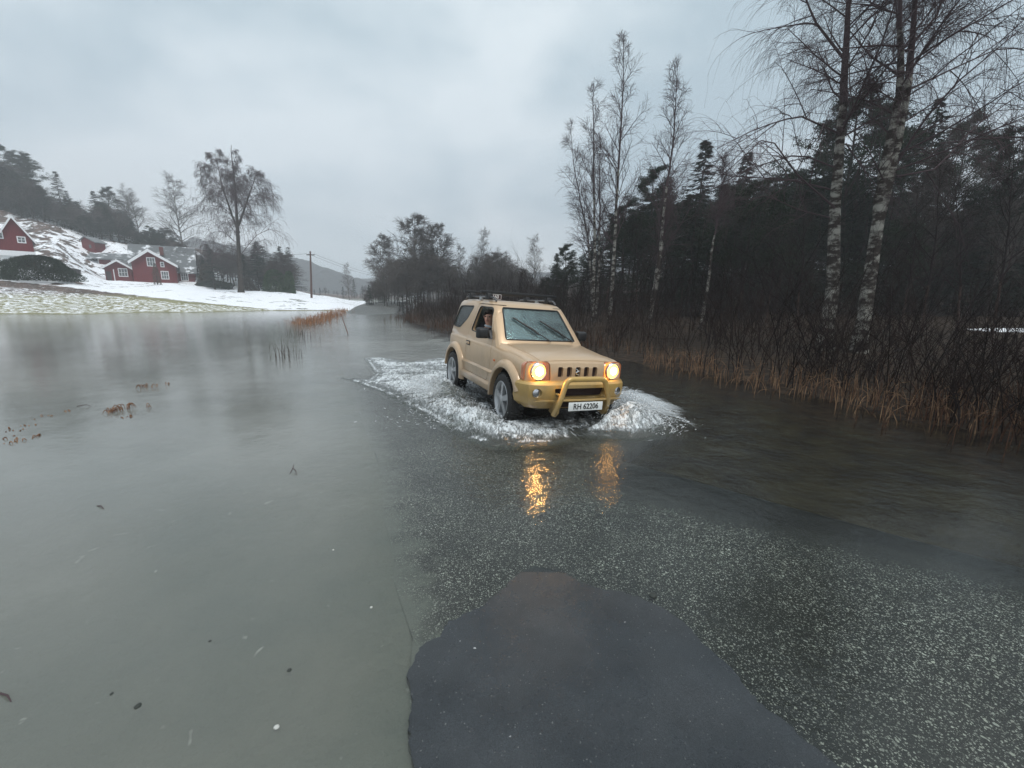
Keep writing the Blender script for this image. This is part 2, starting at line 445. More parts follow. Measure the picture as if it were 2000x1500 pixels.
# ------------------------------------------------------------ road
def resample(PL, n):
    s = np.concatenate([[0], np.cumsum(np.hypot(*np.diff(PL, axis=0).T))])
    tt = np.linspace(0, 1, n) ** 1.6 * s[-1]
    return np.stack([np.interp(tt, s, PL[:, 0]), np.interp(tt, s, PL[:, 1])], 1)
A, B = resample(ROAD_L, 260), resample(ROAD_R, 260)
A[:, 0] += (vnoise(A[:, 1], A[:, 1] * 0, .35) - .5) * .05
B[:, 1] += (vnoise(B[:, 0], B[:, 1], .5) - .5) * .07
w = np.linspace(0, 1, 24)
PX = A[:, None, 0] * (1 - w) + B[:, None, 0] * w; PY = A[:, None, 1] * (1 - w) + B[:, None, 1] * w
PZ = road_z(PY) + .05 * (1 - (2 * w[None] - 1) ** 2) * (PY > 40)
n1, n2 = PX.shape; ii = np.arange(n1 * n2).reshape(n1, n2)
FF = np.stack([ii[:-1, :-1], ii[:-1, 1:], ii[1:, 1:], ii[1:, :-1]], -1).reshape(-1, 4)
V = np.stack([PX, PY, PZ], -1).reshape(-1, 3)
# skirt so the slab has an edge
e1 = np.arange(n1) * n2; base_n = len(V)
sk = V[e1].copy(); sk[:, 2] -= .25; sk2 = V[e1 + n2 - 1].copy(); sk2[:, 2] -= .25
V = np.concatenate([V, sk, sk2])
q = np.arange(n1 - 1)
FF = np.concatenate([FF, np.stack([e1[q], e1[q + 1], base_n + q + 1, base_n + q], 1), np.stack([e1[q] + n2 - 1, base_n + n1 + q, base_n + n1 + q + 1, e1[q + 1] + n2 - 1], 1)])
rme = npmesh('road', V, FF, None, False)
for nm, arr in (('edge', np.clip(-pl_dist(V[:, 0], V[:, 1], ROAD_R) / .40, 0, 1)), ('verge', 1 - np.clip(pl_dist(V[:, 0], V[:, 1], ROAD_L) / .45, 0, 1))):
    a_ = rme.attributes.new(nm, 'FLOAT', 'POINT'); a_.data.foreach_set('value', arr.astype(np.float32))
road = link('road', rme); road['kind'] = 'structure'; road['label'] = 'flooded road of coarse asphalt with pale stones'
m = mat('asphalt', rough=.55, spec=.4); t = m.node_tree; p = t.nodes['Principled BSDF']; Lk = t.links.new
tcn = N(t, 'ShaderNodeTexCoord')
def stones(scale, lo, hi, rad):
    v = N(t, 'ShaderNodeTexVoronoi', Scale=scale, Randomness=1.0)
    wn = N(t, 'ShaderNodeTexNoise', Scale=scale * .8, Detail=2.0); Lk(tcn.outputs['Object'], wn.inputs['Vector'])
    va = N(t, 'ShaderNodeVectorMath', operation='MULTIPLY_ADD'); Lk(wn.outputs['Color'], va.inputs[0]); va.inputs[1].default_value = (1.1 / scale,) * 3; Lk(tcn.outputs['Object'], va.inputs[2]); Lk(va.outputs[0], v.inputs['Vector'])
    sp = N(t, 'ShaderNodeSeparateColor'); Lk(v.outputs['Color'], sp.inputs[0])
    pick = ramp(sp.outputs[0], (lo, hi), ((0, 0, 0), (1, 1, 1)))
    near = ramp(v.outputs['Distance'], (rad * .7, rad), ((1, 1, 1), (0, 0, 0)))
    return mth('MULTIPLY', pick, near), sp.outputs[1]
dark = ramp(noi(1.3, 6), (.3, .7), ((.010, .011, .010), (.034, .035, .034)))
grain = ramp(noi(140, 3), (.35, .65), ((.6, .6, .6), (1.5, 1.5, 1.5)))
mm = N(t, 'ShaderNodeMix', data_type='RGBA', blend_type='MULTIPLY'); mm.inputs[0].default_value = 1; Lk(dark, mm.inputs[6]); Lk(grain, mm.inputs[7])
c = mm.outputs[2]
dens = mth('ADD', mth('MULTIPLY', noi(.9, 3), .55), mth('MULTIPLY', noi(5.5, 4), .42))
for sc, lo, hi, rad in ((84, .45, .66, .40), (150, .45, .7, .38), (48, .80, .90, .36)):
    f_, tint = stones(sc, lo, hi, rad)
    sc_ = ramp(tint, (0, .5, 1), ((.42, .43, .40), (.70, .71, .65), (.92, .94, .88)))
    f_ = mth('MULTIPLY', f_, ramp(mth('ADD', att('edge'), mth('MULTIPLY', mth('SUBTRACT', noi(6, 5), .5), .7)), (.30, .85), ((.10, .10, .10), (1, 1, 1))))
    c = mixc(mth('MULTIPLY', f_, ramp(dens, (.30, .58), ((.12, .12, .12), (1, 1, 1)))), c, sc_)
c = mixc(ramp(mth('ADD', att('verge'), mth('MULTIPLY', mth('SUBTRACT', noi(7, 6), .5), 1.3)), (.45, 1.15), ((0, 0, 0), (.9, .9, .9))), c, ramp(noi(.8, 7), (.35, .7), ((.155, .172, .155), (.25, .25, .225))))
Lk(c, p.inputs['Base Color'])
b = N(t, 'ShaderNodeBump', Strength=.5, Distance=.01); Lk(noi(90, 4), b.inputs['Height']); Lk(b.outputs[0], p.inputs['Normal'])
road.data.materials.append(m)

# fine new asphalt laid over the old: a thin slab standing just clear of the water
op = [(805, 1500), (800, 1440), (803, 1380), (797, 1330), (806, 1285), (832, 1255), (862, 1243), (880, 1215), (930, 1190), (965, 1165), (990, 1142), (1012, 1120), (1040, 1104),
      (1080, 1112), (1120, 1129), (1145, 1142), (1180, 1152), (1215, 1155), (1250, 1168), (1275, 1180), (1300, 1190), (1340, 1222), (1400, 1285), (1440, 1322), (1480, 1368), (1520, 1402), (1560, 1442), (1600, 1470), (1640, 1500)]
out = [at(a, b_, 0.0) for a, b_ in op]
out = [(v.x, v.y) for v in out] + [(1.75, .7), (2.6, -.6), (3.4, -3), (.4, -3), (-.08, -.4), (-.22, .55)]
O = np.array(out + out[:1]); s = np.concatenate([[0], np.cumsum(np.hypot(*np.diff(O, axis=0).T))])
tt = np.arange(0, s[-1], .02); ox = np.interp(tt, s, O[:, 0]); oy = np.interp(tt, s, O[:, 1])
ox += (vnoise(tt, tt * 0, .09) - .5) * .020 + (vnoise(tt, tt * 0, .02) - .5) * .014; oy += (vnoise(tt + 50, tt * 0, .09) - .5) * .020 + (vnoise(tt, tt * 0 + 9, .02) - .5) * .012
bm = bmesh.new()
vs = [bm.verts.new((a, b_, 0)) for a, b_ in zip(ox, oy)]
f = bm.faces.new(vs)
if f.normal.z < 0 or True: f.normal_update()
if f.normal.z < 0: f.normal_flip()
bmesh.ops.triangulate(bm, faces=[f])
ex = bmesh.ops.extrude_face_region(bm, geom=bm.faces[:])
top = [v for v in ex['geom'] if isinstance(v, bmesh.types.BMVert)]
bot = [v for v in bm.verts if v not in set(top)]
def pz(x, y): return .012 - .0125 * max(0, min(1, (y - .9) / 1.35))
for v in top: v.co.z = pz(v.co.x, v.co.y)
for v in bot: v.co.z = pz(v.co.x, v.co.y) - .06
bmesh.ops.recalc_face_normals(bm, faces=bm.faces)
m = mat('fine_asphalt', rough=.33, spec=.5); t = m.node_tree; p = t.nodes['Principled BSDF']; Lk = t.links.new
tcn = N(t, 'ShaderNodeTexCoord')
c = ramp(noi(1.6, 5), (.35, .65), ((.017, .020, .0225), (.038, .043, .047)))
gg = N(t, 'ShaderNodeMix', data_type='RGBA', blend_type='MULTIPLY'); gg.inputs[0].default_value = 1; Lk(c, gg.inputs[6]); Lk(ramp(noi(190, 4, r=.8), (.3, .7), ((.45, .45, .45), (1.7, 1.7, 1.7))), gg.inputs[7]); c = gg.outputs[2]
f_, tint = stones(85, .86, .93, .30); c = mixc(f_, c, ramp(tint, (0, 1), ((.05, .055, .055), (.13, .135, .13))))
f_, tint = stones(30, .955, .975, .15)
c = mixc(f_, c, ramp(tint, (0, 1), ((.2, .2, .2), (.6, .6, .6))))
Lk(c, p.inputs['Base Color'])
Lk(ramp(noi(1.7, 5), (.38, .62), ((.05, .05, .05), (.55, .55, .55))), p.inputs['Roughness'])
b = N(t, 'ShaderNodeBump', Strength=.45, Distance=.004); Lk(noi(220, 3), b.inputs['Height']); Lk(b.outputs[0], p.inputs['Normal'])
o = bm_obj('road_patch', bm, m); o['kind'] = 'structure'; o['label'] = 'smooth dark asphalt patch in the foreground'

# ------------------------------------------------------------ flood water
wx = axis([(-600, -60, 30), (-60, -12, 1.5), (-12, 10, .25), (10, 40, 1.5), (40, 600, 30)]); wy = axis([(-300, 0, 30), (0, 14, .25), (14, 110, 1.5), (110, 560, 30)])
XX, YY = np.meshgrid(wx, wy, indexing='ij'); n1, n2 = XX.shape; ii = np.arange(n1 * n2).reshape(n1, n2)
FF = np.stack([ii[:-1, :-1], ii[1:, :-1], ii[1:, 1:], ii[:-1, 1:]], -1).reshape(-1, 4)
wme = npmesh('water', np.stack([XX, YY, XX * 0], -1).reshape(-1, 3), FF, None, True)
def water_mat(name, foam=False):
    global t, tcn, Lk
    m = bpy.data.materials.new(name); m.use_nodes = True; t = m.node_tree; t.nodes.clear(); Lk = t.links.new
    tcn = N(t, 'ShaderNodeTexCoord')
    o = N(t, 'ShaderNodeOutputMaterial'); tr = N(t, 'ShaderNodeBsdfTransparent'); tr.inputs[0].default_value = (.80, .84, .80, 1)
    gl = N(t, 'ShaderNodeBsdfGlossy', Roughness=.07)
    di = N(t, 'ShaderNodeBsdfDiffuse'); di.inputs[0].default_value = (.32, .328, .305, 1)
    fr = N(t, 'ShaderNodeFresnel', IOR=1.46)
    silt_sheen_f = mth('MULTIPLY', att('silt'), ramp(noi(.25, 4), (.3, .7), ((.6, .6, .6), (1.4, 1.4, 1.4))))  # suspended silt, plus sky sheen painted in through the same attribute
    a = N(t, 'ShaderNodeMixShader'); Lk(silt_sheen_f, a.inputs[0]); Lk(tr.outputs[0], a.inputs[1]); Lk(di.outputs[0], a.inputs[2])
    s_ = N(t, 'ShaderNodeMixShader'); Lk(fr.outputs[0], s_.inputs[0]); Lk(a.outputs[0], s_.inputs[1]); Lk(gl.outputs[0], s_.inputs[2])
    # calm on the flooded field, ruffled along the road and round the car
    h = mth('ADD', mth('MULTIPLY', noi(14, 3), .45), mth('MULTIPLY', noi(55, 2), .12))
    h = mth('ADD', h, mth('MULTIPLY', noi(2.2, 3), 1.2))
    ruf = att('ruffle')
    b1 = N(t, 'ShaderNodeBump', Distance=.05); Lk(h, b1.inputs['Height']); Lk(ruf, b1.inputs['Strength'])
    for n in (gl, fr): Lk(b1.outputs[0], n.inputs['Normal'])
    Lk(mth('ADD', .03, mth('MULTIPLY', ruf, .16)), gl.inputs['Roughness'])
    Lk(s_.outputs[0], o.inputs[0])
    return m
wm = water_mat('water')
wme.materials.append(wm)
dl = pl_dist(XX, YY, ROAD_L)
onr = 1 / (1 + np.exp(-(dl + .2) / .3)) * (pl_dist(XX, YY, ROAD_R) < 3)
ruf = .085 + onr * np.interp(YY, [0, 2.6, 3.6, 6, 9, 14, 30, 60], [.04, .07, .27, .34, .42, .45, .40, .10])
wa = wme.attributes.new('ruffle', 'FLOAT', 'POINT'); wa.data.foreach_set('value', ruf.ravel().astype(np.float32))
silt_sheen = np.interp(YY, [1, 2.2, 4.5, 8], [.20, .32, .60, .66]) / (1 + np.exp((dl + .1) / (.07 + .05 * np.clip(YY, 0, 8)))) + .015  # field silt; its rise with distance paints in grazing sky reflection
silt_sheen = np.maximum(silt_sheen, 1 / (1 + np.exp(-(dl + .2) / .3)) * (pl_dist(XX, YY, ROAD_R) < .2) * np.interp(YY, [1.5, 3, 6, 9, 13, 40], [.02, .04, .10, .55, .85, .9]))  # murky road water; the far paleness paints in the reflected bright sky
wa = wme.attributes.new('silt', 'FLOAT', 'POINT'); wa.data.foreach_set('value', silt_sheen.ravel().astype(np.float32))
water = link('water', wme); water['kind'] = 'structure'; water['label'] = 'grey flood water covering the road and field'
# ------------------------------------------------------------ the off-road vehicle
def paint(name, c, metal):
    m = mat(name, c, .33, metal, .5, Coat_Weight=.55, Coat_Roughness=.06); t = m.node_tree; p = t.nodes['Principled BSDF']; l_ = t.links.new
    tcx = N(t, 'ShaderNodeTexCoord'); n1 = N(t, 'ShaderNodeTexNoise', Scale=3.0, Detail=9.0, Roughness=.7); n2 = N(t, 'ShaderNodeTexNoise', Scale=26.0, Detail=3.0)
    mpx = N(t, 'ShaderNodeMapping'); mpx.inputs['Scale'].default_value = (1, 1, .35); l_(tcx.outputs['Object'], mpx.inputs[0]); l_(mpx.outputs[0], n1.inputs['Vector']); l_(tcx.outputs['Object'], n2.inputs['Vector'])
    sz = N(t, 'ShaderNodeSeparateXYZ'); l_(tcx.outputs['Object'], sz.inputs[0])
    # road dirt: thick on the sills, thinning upwards in streaks
    a_ = N(t, 'ShaderNodeMapRange'); a_.inputs[1].default_value = .95; a_.inputs[2].default_value = .32; a_.inputs[3].default_value = -.12; a_.inputs[4].default_value = .42; a_.clamp = False; l_(sz.outputs[2], a_.inputs[0])
    s1 = N(t, 'ShaderNodeMath', operation='ADD'); l_(a_.outputs[0], s1.inputs[0]); l_(n1.outputs[0], s1.inputs[1])
    rp = N(t, 'ShaderNodeValToRGB'); rp.color_ramp.elements[0].position = .42; rp.color_ramp.elements[0].color = (0, 0, 0, 1); rp.color_ramp.elements[1].position = 1.0; rp.color_ramp.elements[1].color = (.65, .65, .65, 1); l_(s1.outputs[0], rp.inputs[0])
    x = N(t, 'ShaderNodeMix', data_type='RGBA'); l_(rp.outputs[0], x.inputs[0]); x.inputs[6].default_value = (*c, 1); x.inputs[7].default_value = (.16, .12, .085, 1); l_(x.outputs[2], p.inputs['Base Color'])
    b_ = N(t, 'ShaderNodeBump', Strength=.25, Distance=.003); l_(n2.outputs[0], b_.inputs['Height']); l_(b_.outputs[0], p.inputs['Coat Normal'])
    return m
PAINT = paint('gold_beige_paint', (.565, .395, .24), .25)
GOLD = paint('gold_bumper_paint', (.54, .35, .10), .2)
BLACK = mat('black_plastic', (.012, .012, .013), .5)
RUBBER = vmat('tyre_rubber', (.010, .010, .010), (.022, .021, .020), 20, .6)
ALLOY = mat('alloy', (.40, .41, .42), .38, .6)
RAILM = mat('rail_grey', (.10, .10, .105), .4)
CHROME = mat('chrome', (.7, .7, .72), .15, 1.)
SEATM = mat('seat_fabric', (.05, .05, .055), .9)
DASH = mat('dashboard_plastic', (.045, .05, .05), .6)
VOID = mat('grille_void', (.02, .006, .004), .7)

CX, CY, CA = .088 * .985, 6.75, R_(-65.2)
car = empty('off_road_vehicle', (0, 0, 0))
car.rotation_mode = 'XYZ'
car.matrix_world = Matrix.Translation((CX, CY, -.09)) @ Matrix.Rotation(CA, 4, 'Z') @ Matrix.Rotation(R_(.85), 4, 'Y') @ Matrix.Rotation(R_(-3.0), 4, 'X')
CARM = car.matrix_world.copy()
tag(car, 'small gold beige three door off-road car with lit headlights driving through flood water', 'car')

def loft(bm, secs):
    rings = []
    for x, ring in secs:
        full = [(y, z) for y, z in ring] + [(-y, z) for y, z in ring[::-1] if abs(y) > 1e-6]
        rings.append([bm.verts.new((x, y, z)) for y, z in full])
    n = len(rings[0])
    for i in range(len(rings) - 1):
        for k in range(n): bm.faces.new((rings[i][k], rings[i][(k + 1) % n], rings[i + 1][(k + 1) % n], rings[i + 1][k]))
    bm.faces.new(rings[0][::-1]); bm.faces.new(rings[-1])
    bmesh.ops.recalc_face_normals(bm, faces=bm.faces)

def ring(w, zt, crown, zs, wt, zb=.36, clad=.012):
    # from bottom centre up the side to top centre
    return [(0, zb), (w - .06, zb), (w - .015, zb + .06), (w + clad, .44), (w + clad, .615), (w - .004, .645), (w, .70),
            (w - .003, zs - .05), (w - .012, zs), (w - .035, zs + .03), ((w + wt) / 2, zt - .035 + .5 * (zs + .03 - zt + .035)), (wt + .02, zt - .02), (wt, zt), (wt * .6, zt + crown * .75), (0, zt + crown)]
def tmp(name, bm):
    me = bpy.data.meshes.new(name); bm.to_mesh(me); bm.free()
    o = bpy.data.objects.new(name, me); col.objects.link(o); return o
def boolean(a, b, op):
    md = a.modifiers.new('b', 'BOOLEAN'); md.operation = op; md.object = b; md.solver = 'EXACT'
    dg = bpy.context.evaluated_depsgraph_get(); dg.update()
    me = bpy.data.meshes.new_from_object(a.evaluated_get(dg))
    a.modifiers.clear(); a.data = me
def drop(o): bpy.data.objects.remove(o)

bm = bmesh.new()
S_ = [(-1.63, .66, 1.00, .0, .93, .60), (-1.60, .70, 1.03, .0, .95, .63), (-1.5, .735, 1.045, 0, .97, .665), (-1.1, .74, 1.05, 0, .975, .67), (-.4, .74, 1.05, 0, .975, .67), (.3, .74, 1.05, 0, .97, .67),
      (.62, .74, 1.05, .0, .965, .665), (.78, .74, 1.035, .025, .955, .64), (1.0, .738, 1.015, .035, .94, .60), (1.3, .735, .985, .035, .92, .575), (1.5, .73, .955, .03, .90, .56), (1.60, .715, .93, .022, .88, .55), (1.655, .69, .895, .014, .85, .535), (1.675, .66, .84, .01, .80, .52)]
loft(bm, [(x, ring(w, zt, cwn, zs, wt)) for x, w, zt, cwn, zs, wt in S_])
low = tmp('low', bm)
# greenhouse: side profile (x,z), narrowing upwards
bm = bmesh.new()
def gsec(z):  # x front, x rear, half width
    k = (z - .98) / (1.60 - .98)
    return k
GH = [(.98, .80, -1.60, .715), (1.05, .745, -1.595, .708), (1.2, .605, -1.575, .678), (1.35, .460, -1.54, .645), (1.50, .315, -1.50, .608), (1.56, .250, -1.475, .590), (1.60, .17, -1.43, .560), (1.622, .04, -1.36, .50), (1.632, -.12, -1.25, .40)]
rings = []
for z, xf, xr, hw in GH:
    rc = .06 + .05 * (z > 1.55)
    pts = []
    # plan outline: front edge slightly bowed
    for q in range(9):
        y = -1 + q / 4; pts.append((xf - .045 * y * y, hw * .90 * y))
    pts += [(xf - .075, hw * .965), (xf - .13, hw), (-.1, hw * 1.005), (-.9, hw), (xr + .10, hw * .985), (xr + .03, hw * .94)]
    for q in range(5):
        y = 1 - q / 2; pts.append((xr - .0 + .02 * y * y, hw * .86 * y))
    pts += [(xr + .03, -hw * .94), (xr + .10, -hw * .985), (-.9, -hw), (-.1, -hw * 1.005), (xf - .13, -hw), (xf - .075, -hw * .965)]
    rings.append([bm.verts.new((a, b_, z)) for a, b_ in pts])
n = len(rings[0])
for i in range(len(rings) - 1):
    for k in range(n): bm.faces.new((rings[i][k], rings[i][(k + 1) % n], rings[i + 1][(k + 1) % n], rings[i + 1][k]))
bm.faces.new(rings[0][::-1]); bm.faces.new(rings[-1])
bmesh.ops.recalc_face_normals(bm, faces=bm.faces)
green = tmp('green', bm)
boolean(low, green, 'UNION'); drop(green)
# cabin void
bm = bmesh.new()
rings = []
for z, xf, xr, hw in ((.50, .62, -1.50, .66), (.96, .66, -1.52, .67), (1.05, .655, -1.52, .65), (1.35, .385, -1.47, .60), (1.52, .225, -1.43, .56), (1.585, .13, -1.36, .50)):
    rings.append([bm.verts.new(v) for v in ((xf, -hw, z), (xf, hw, z), (xr, hw, z), (xr, -hw, z))])
for i in range(len(rings) - 1):
    for k in range(4): bm.faces.new((rings[i][k], rings[i][(k + 1) % 4], rings[i + 1][(k + 1) % 4], rings[i + 1][k]))
bm.faces.new(rings[0][::-1]); bm.faces.new(rings[-1])
bmesh.ops.recalc_face_normals(bm, faces=bm.faces)
c_ = tmp('c', bm); boolean(low, c_, 'DIFFERENCE'); drop(c_)
# wheel wells
for wx_ in (1.125, -1.125):
    for s in (-1, 1):
        bm = bmesh.new(); lathe(bm, [(s * .48 if s > 0 else -.95, .415), (.95 if s > 0 else -.48, .415)], 1, 40, (wx_, 0, .37))
        c_ = tmp('c', bm); boolean(low, c_, 'DIFFERENCE'); drop(c_)
def rpoly(pts, r, n=4):
    out = []
    m_ = len(pts)
    for i in range(m_):
        p0, p1, p2 = Vector(pts[i - 1]), Vector(pts[i]), Vector(pts[(i + 1) % m_])
        a, b_ = (p0 - p1), (p2 - p1); rr = min(r, a.length * .45, b_.length * .45)
        s0, s1 = p1 + a.normalized() * rr, p1 + b_.normalized() * rr
        for k in range(n + 1):
            u = k / n; out.append(tuple(s0 * (1 - u) ** 2 + p1 * 2 * u * (1 - u) + s1 * u * u))
    return out
# openings: side window outlines (x,z)
DW = rpoly([(.44, 1.075), (.21, 1.515), (-.335, 1.525), (-.47, 1.13)], .06)
QW = rpoly([(-.60, 1.52), (-1.33, 1.50), (-1.46, 1.14), (-1.08, 1.13), (-.78, 1.30)], .07)
for W_ in (DW, QW):
    bm = bmesh.new(); prism(bm, W_, 1, -1, 1); c_ = tmp('c', bm); boolean(low, c_, 'DIFFERENCE'); drop(c_)
# windscreen opening: cut along x, outline (y,z)
WS = rpoly([(-.585, 1.085), (.585, 1.085), (.485, 1.525), (-.485, 1.525)], .055)
bm = bmesh.new(); prism(bm, WS, 0, .14, 1.0)
c_ = tmp('c', bm); boolean(low, c_, 'DIFFERENCE'); drop(c_)
bm = bmesh.new(); prism(bm, rpoly([(-.5, 1.1), (.5, 1.1), (.44, 1.5), (-.44, 1.5)], .05), 0, -1.9, -1.3)
c_ = tmp('c', bm); boolean(low, c_, 'DIFFERENCE'); drop(c_)
# grille slots
for k in range(5):
    y = (k - 2) * .128
    bm = bmesh.new(); prism(bm, rpoly([(y - .037, .735), (y + .037, .735), (y + .037, .862), (y - .037, .862)], .02), 0, 1.6, 1.8)
    c_ = tmp('c', bm); boolean(low, c_, 'DIFFERENCE'); drop(c_)
# headlamp recesses
for s in (-1, 1):
    bm = bmesh.new(); prism(bm, rpoly([(s * .385, .685), (s * .75, .685), (s * .75, .885), (s * .70, .925), (s * .41, .925)], .035), 0, 1.615, 1.8)
    c_ = tmp('c', bm); boolean(low, c_, 'DIFFERENCE'); drop(c_)
# doors: body minus slightly larger outline, door = copy intersected
DO = rpoly([(.47, .47), (.53, .70), (.53, 1.04), (.265, 1.565), (-.41, 1.572), (-.575, 1.05), (-.575, .60), (-.56, .47)], .06)
DOi = [(Vector(p) + (Vector((-.02, 1.0)) - Vector(p)).normalized() * .011) for p in DO]
doors = []
for s in (-1, 1):
    bm = bmesh.new(); prism(bm, [tuple(p) for p in DOi], 1, min(s * .40, s * .95), max(s * .40, s * .95)); c2 = tmp('c', bm)
    d = bpy.data.objects.new('d', low.data.copy()); col.objects.link(d); boolean(d, c2, 'INTERSECT'); drop(c2); doors.append(d)
for s in (-1, 1):
    bm = bmesh.new(); prism(bm, DO, 1, min(s * .40, s * .95), max(s * .40, s * .95)); c2 = tmp('c', bm); boolean(low, c2, 'DIFFERENCE'); drop(c2)
# bonnet the same way, cut from above
HO = rpoly([(.74, -.60), (1.1, -.575), (1.52, -.545), (1.625, -.53), (1.625, .53), (1.52, .545), (1.1, .575), (.74, .60)], .03)
HOi = [tuple(Vector(p) + (Vector((1.15, 0)) - Vector(p)).normalized() * .009) for p in HO]
bm = bmesh.new(); prism(bm, HOi, 2, .888, 1.3); c2 = tmp('c', bm)
hood = bpy.data.objects.new('d', low.data.copy()); col.objects.link(hood); boolean(hood, c2, 'INTERSECT'); drop(c2)
for v in hood.data.vertices: v.co.z += .005; v.co.x += .003
def finish(o, name, mt, parent=None):
    me = o.data
    bm = bmesh.new(); bm.from_mesh(me); bmesh.ops.remove_doubles(bm, verts=bm.verts, dist=.0008)
    bev(bm, .006, 2, 38) if False else None
    bm.to_mesh(me); bm.free()
    me.materials.clear(); me.materials.append(mt)
    me.polygons.foreach_set('use_smooth', [True] * len(me.polygons)); me.set_sharp_from_angle(angle=R_(28))
    o.name = name; me.name = name; o.parent = parent or car
    return o
finish(low, 'body', PAINT); finish(hood, 'hood', PAINT)
door_o = [finish(d, 'door', PAINT) for d in doors]

def part(name, bm, mt, parent=None, smooth=True, ang=35):
    return bm_obj(name, bm, mt, parent or car, smooth, ang)
# door handles, side repeater, seams
for s, d in zip((-1, 1), door_o):
    bm = bmesh.new(); box(bm, (-.46, s * .748, .925), (.15, .03, .038)); bev(bm, .01); part('handle', bm, PAINT, d)
    bm = bmesh.new(); box(bm, (-.46, s * .741, .925), (.17, .012, .075)); bev(bm, .005); part('handle_recess', bm, BLACK, d)
    bm = bmesh.new(); box(bm, (.68, s * .742, .80), (.055, .02, .03)); bev(bm, .008); part('side_indicator', bm, mat('amber', (.5, .12, .02), .3))
# dark sills under the doors / underbody / chassis
bm = bmesh.new()
box(bm, (0, 0, .34), (2.9, .9, .16)); box(bm, (0, .60, .38), (1.35, .12, .08)); box(bm, (0, -.60, .38), (1.35, .12, .08))
bev(bm, .02); part('chassis', bm, BLACK)
bm = bmesh.new()
for wx_ in (1.125, -1.125): 
    bm = bmesh.new(); add_tube(bm, [(wx_, -.66, .33), (wx_, -.2, .33), (wx_, 0, .33), (wx_, .2, .33), (wx_, .66, .33)], [.035, .04, .09, .04, .035]); part('axle', bm, BLACK)

# wheel-arch flares
def flare(cx, s, a0, a1):
    bm = bmesh.new(); prof = [(.735, .512), (.768, .505), (.800, .468), (.806, .425), (.800, .408), (.70, .408)]
    n_ = 30; rr = []
    for i in range(n_ + 1):
        a = R_(a0 + (a1 - a0) * i / n_)
        fl = 1 + .12 * max(0, -math.sin(a) + .1)
        rr.append([bm.verts.new((cx + math.cos(a) * r * fl, s * y, .37 + math.sin(a) * r * .985)) for y, r in prof])
    k = len(prof)
    for i in range(n_):
        for j in range(k): bm.faces.new((rr[i][j], rr[i][(j + 1) % k], rr[i + 1][(j + 1) % k], rr[i + 1][j]))
    bm.faces.new(rr[0]); bm.faces.new(rr[-1][::-1]); bmesh.ops.recalc_face_normals(bm, faces=bm.faces)
    part('wheel_arch', bm, PAINT, None, True, 50)
for s in (-1, 1):
    flare(1.125, s, 22, 188); flare(-1.125, s, -10, 175)
    # sill cladding between the flares
    bm = bmesh.new(); prism(bm, [(s * .70, .335), (s * .79, .355), (s * .797, .44), (s * .765, .475), (s * .70, .475)], 0, -.68, .66); bev(bm, .01); part('side_sill', bm, PAINT)
    bm = bmesh.new(); prism(bm, [(s * .74, .595), (s * .772, .602), (s * .772, .618), (s * .742, .645)], 0, -.66, .64); bev(bm, .004); part('side_moulding', bm, PAINT)
    # mud flaps and wheel-well liners
    for wx_ in (1.125, -1.125):
        bm = bmesh.new(); n_ = 24; a_ = []
        for i in range(n_ + 1):
            an = R_(-5 + 190 * i / n_); a_.append((bm.verts.new((wx_ + math.cos(an) * .412, s * .46, .37 + math.sin(an) * .412)), bm.verts.new((wx_ + math.cos(an) * .412, s * .72, .37 + math.sin(an) * .412))))
        for i in range(n_): bm.faces.new((a_[i][0], a_[i][1], a_[i + 1][1], a_[i + 1][0]))
        r_ = bmesh.ops.extrude_face_region(bm, geom=bm.faces[:])
        for v in r_['geom']:
            if isinstance(v, bmesh.types.BMVert): v.co.x = wx_ + (v.co.x - wx_) * .985; v.co.z = .37 + (v.co.z - .37) * .985
        part('arch_liner', bm, BLACK)

# front bumper: rings in z, each a plan outline wrapping to the arch
def bumper(name, sgn, x0, levels, mt):
    bm = bmesh.new(); rr = []
    for z, xf, hw, back in levels:
        pts = []
        for q in range(13):
            t_ = -1 + q / 6
            y = hw * math.copysign(abs(math.sin(t_ * math.pi / 2)) ** .9, t_)
            x = back + (xf - back) * (1 - abs(t_) ** 5.0) if abs(t_) < 1 else back
            x -= .10 * abs(t_) ** 2
            if abs(t_) >= 1: x = back
            pts.append((x, y))
        pts += [(back, hw * .9), (back, -hw * .9)]
        rr.append([bm.verts.new((sgn * a, b_, z)) for a, b_ in pts])
    k = len(rr[0])
    for i in range(len(rr) - 1):
        for j in range(k): bm.faces.new((rr[i][j], rr[i][(j + 1) % k], rr[i + 1][(j + 1) % k], rr[i + 1][j]))
    bm.faces.new(rr[0]); bm.faces.new(rr[-1][::-1]); bmesh.ops.recalc_face_normals(bm, faces=bm.faces)
    return tmp(name, bm)
b = bumper('bumper', 1, 1.5, [(.335, 1.66, .60, 1.50), (.345, 1.70, .68, 1.49), (.42, 1.755, .775, 1.475), (.50, 1.785, .795, 1.47), (.60, 1.795, .80, 1.50), (.655, 1.785, .80, 1.53), (.685, 1.755, .785, 1.54), (.695, 1.68, .72, 1.55)], GOLD)
bm = bmesh.new(); prism(bm, rpoly([(-.35, .505), (.35, .505), (.39, .615), (-.39, .615)], .03), 0, 1.69, 1.9); c2 = tmp('c', bm); boolean(b, c2, 'DIFFERENCE'); drop(c2)
bm = bmesh.new(); prism(bm, rpoly([(-.33, .355), (.33, .355), (.35, .455), (-.35, .455)], .02), 0, 1.67, 1.9); c2 = tmp('c', bm); boolean(b, c2, 'DIFFERENCE'); drop(c2)
for s in (-1, 1):
    bm = bmesh.new(); lathe(bm, [(1.69, .058), (1.9, .058)], 0, 24, (0, s * .60, .555)); c2 = tmp('c', bm); boolean(b, c2, 'DIFFERENCE'); drop(c2)
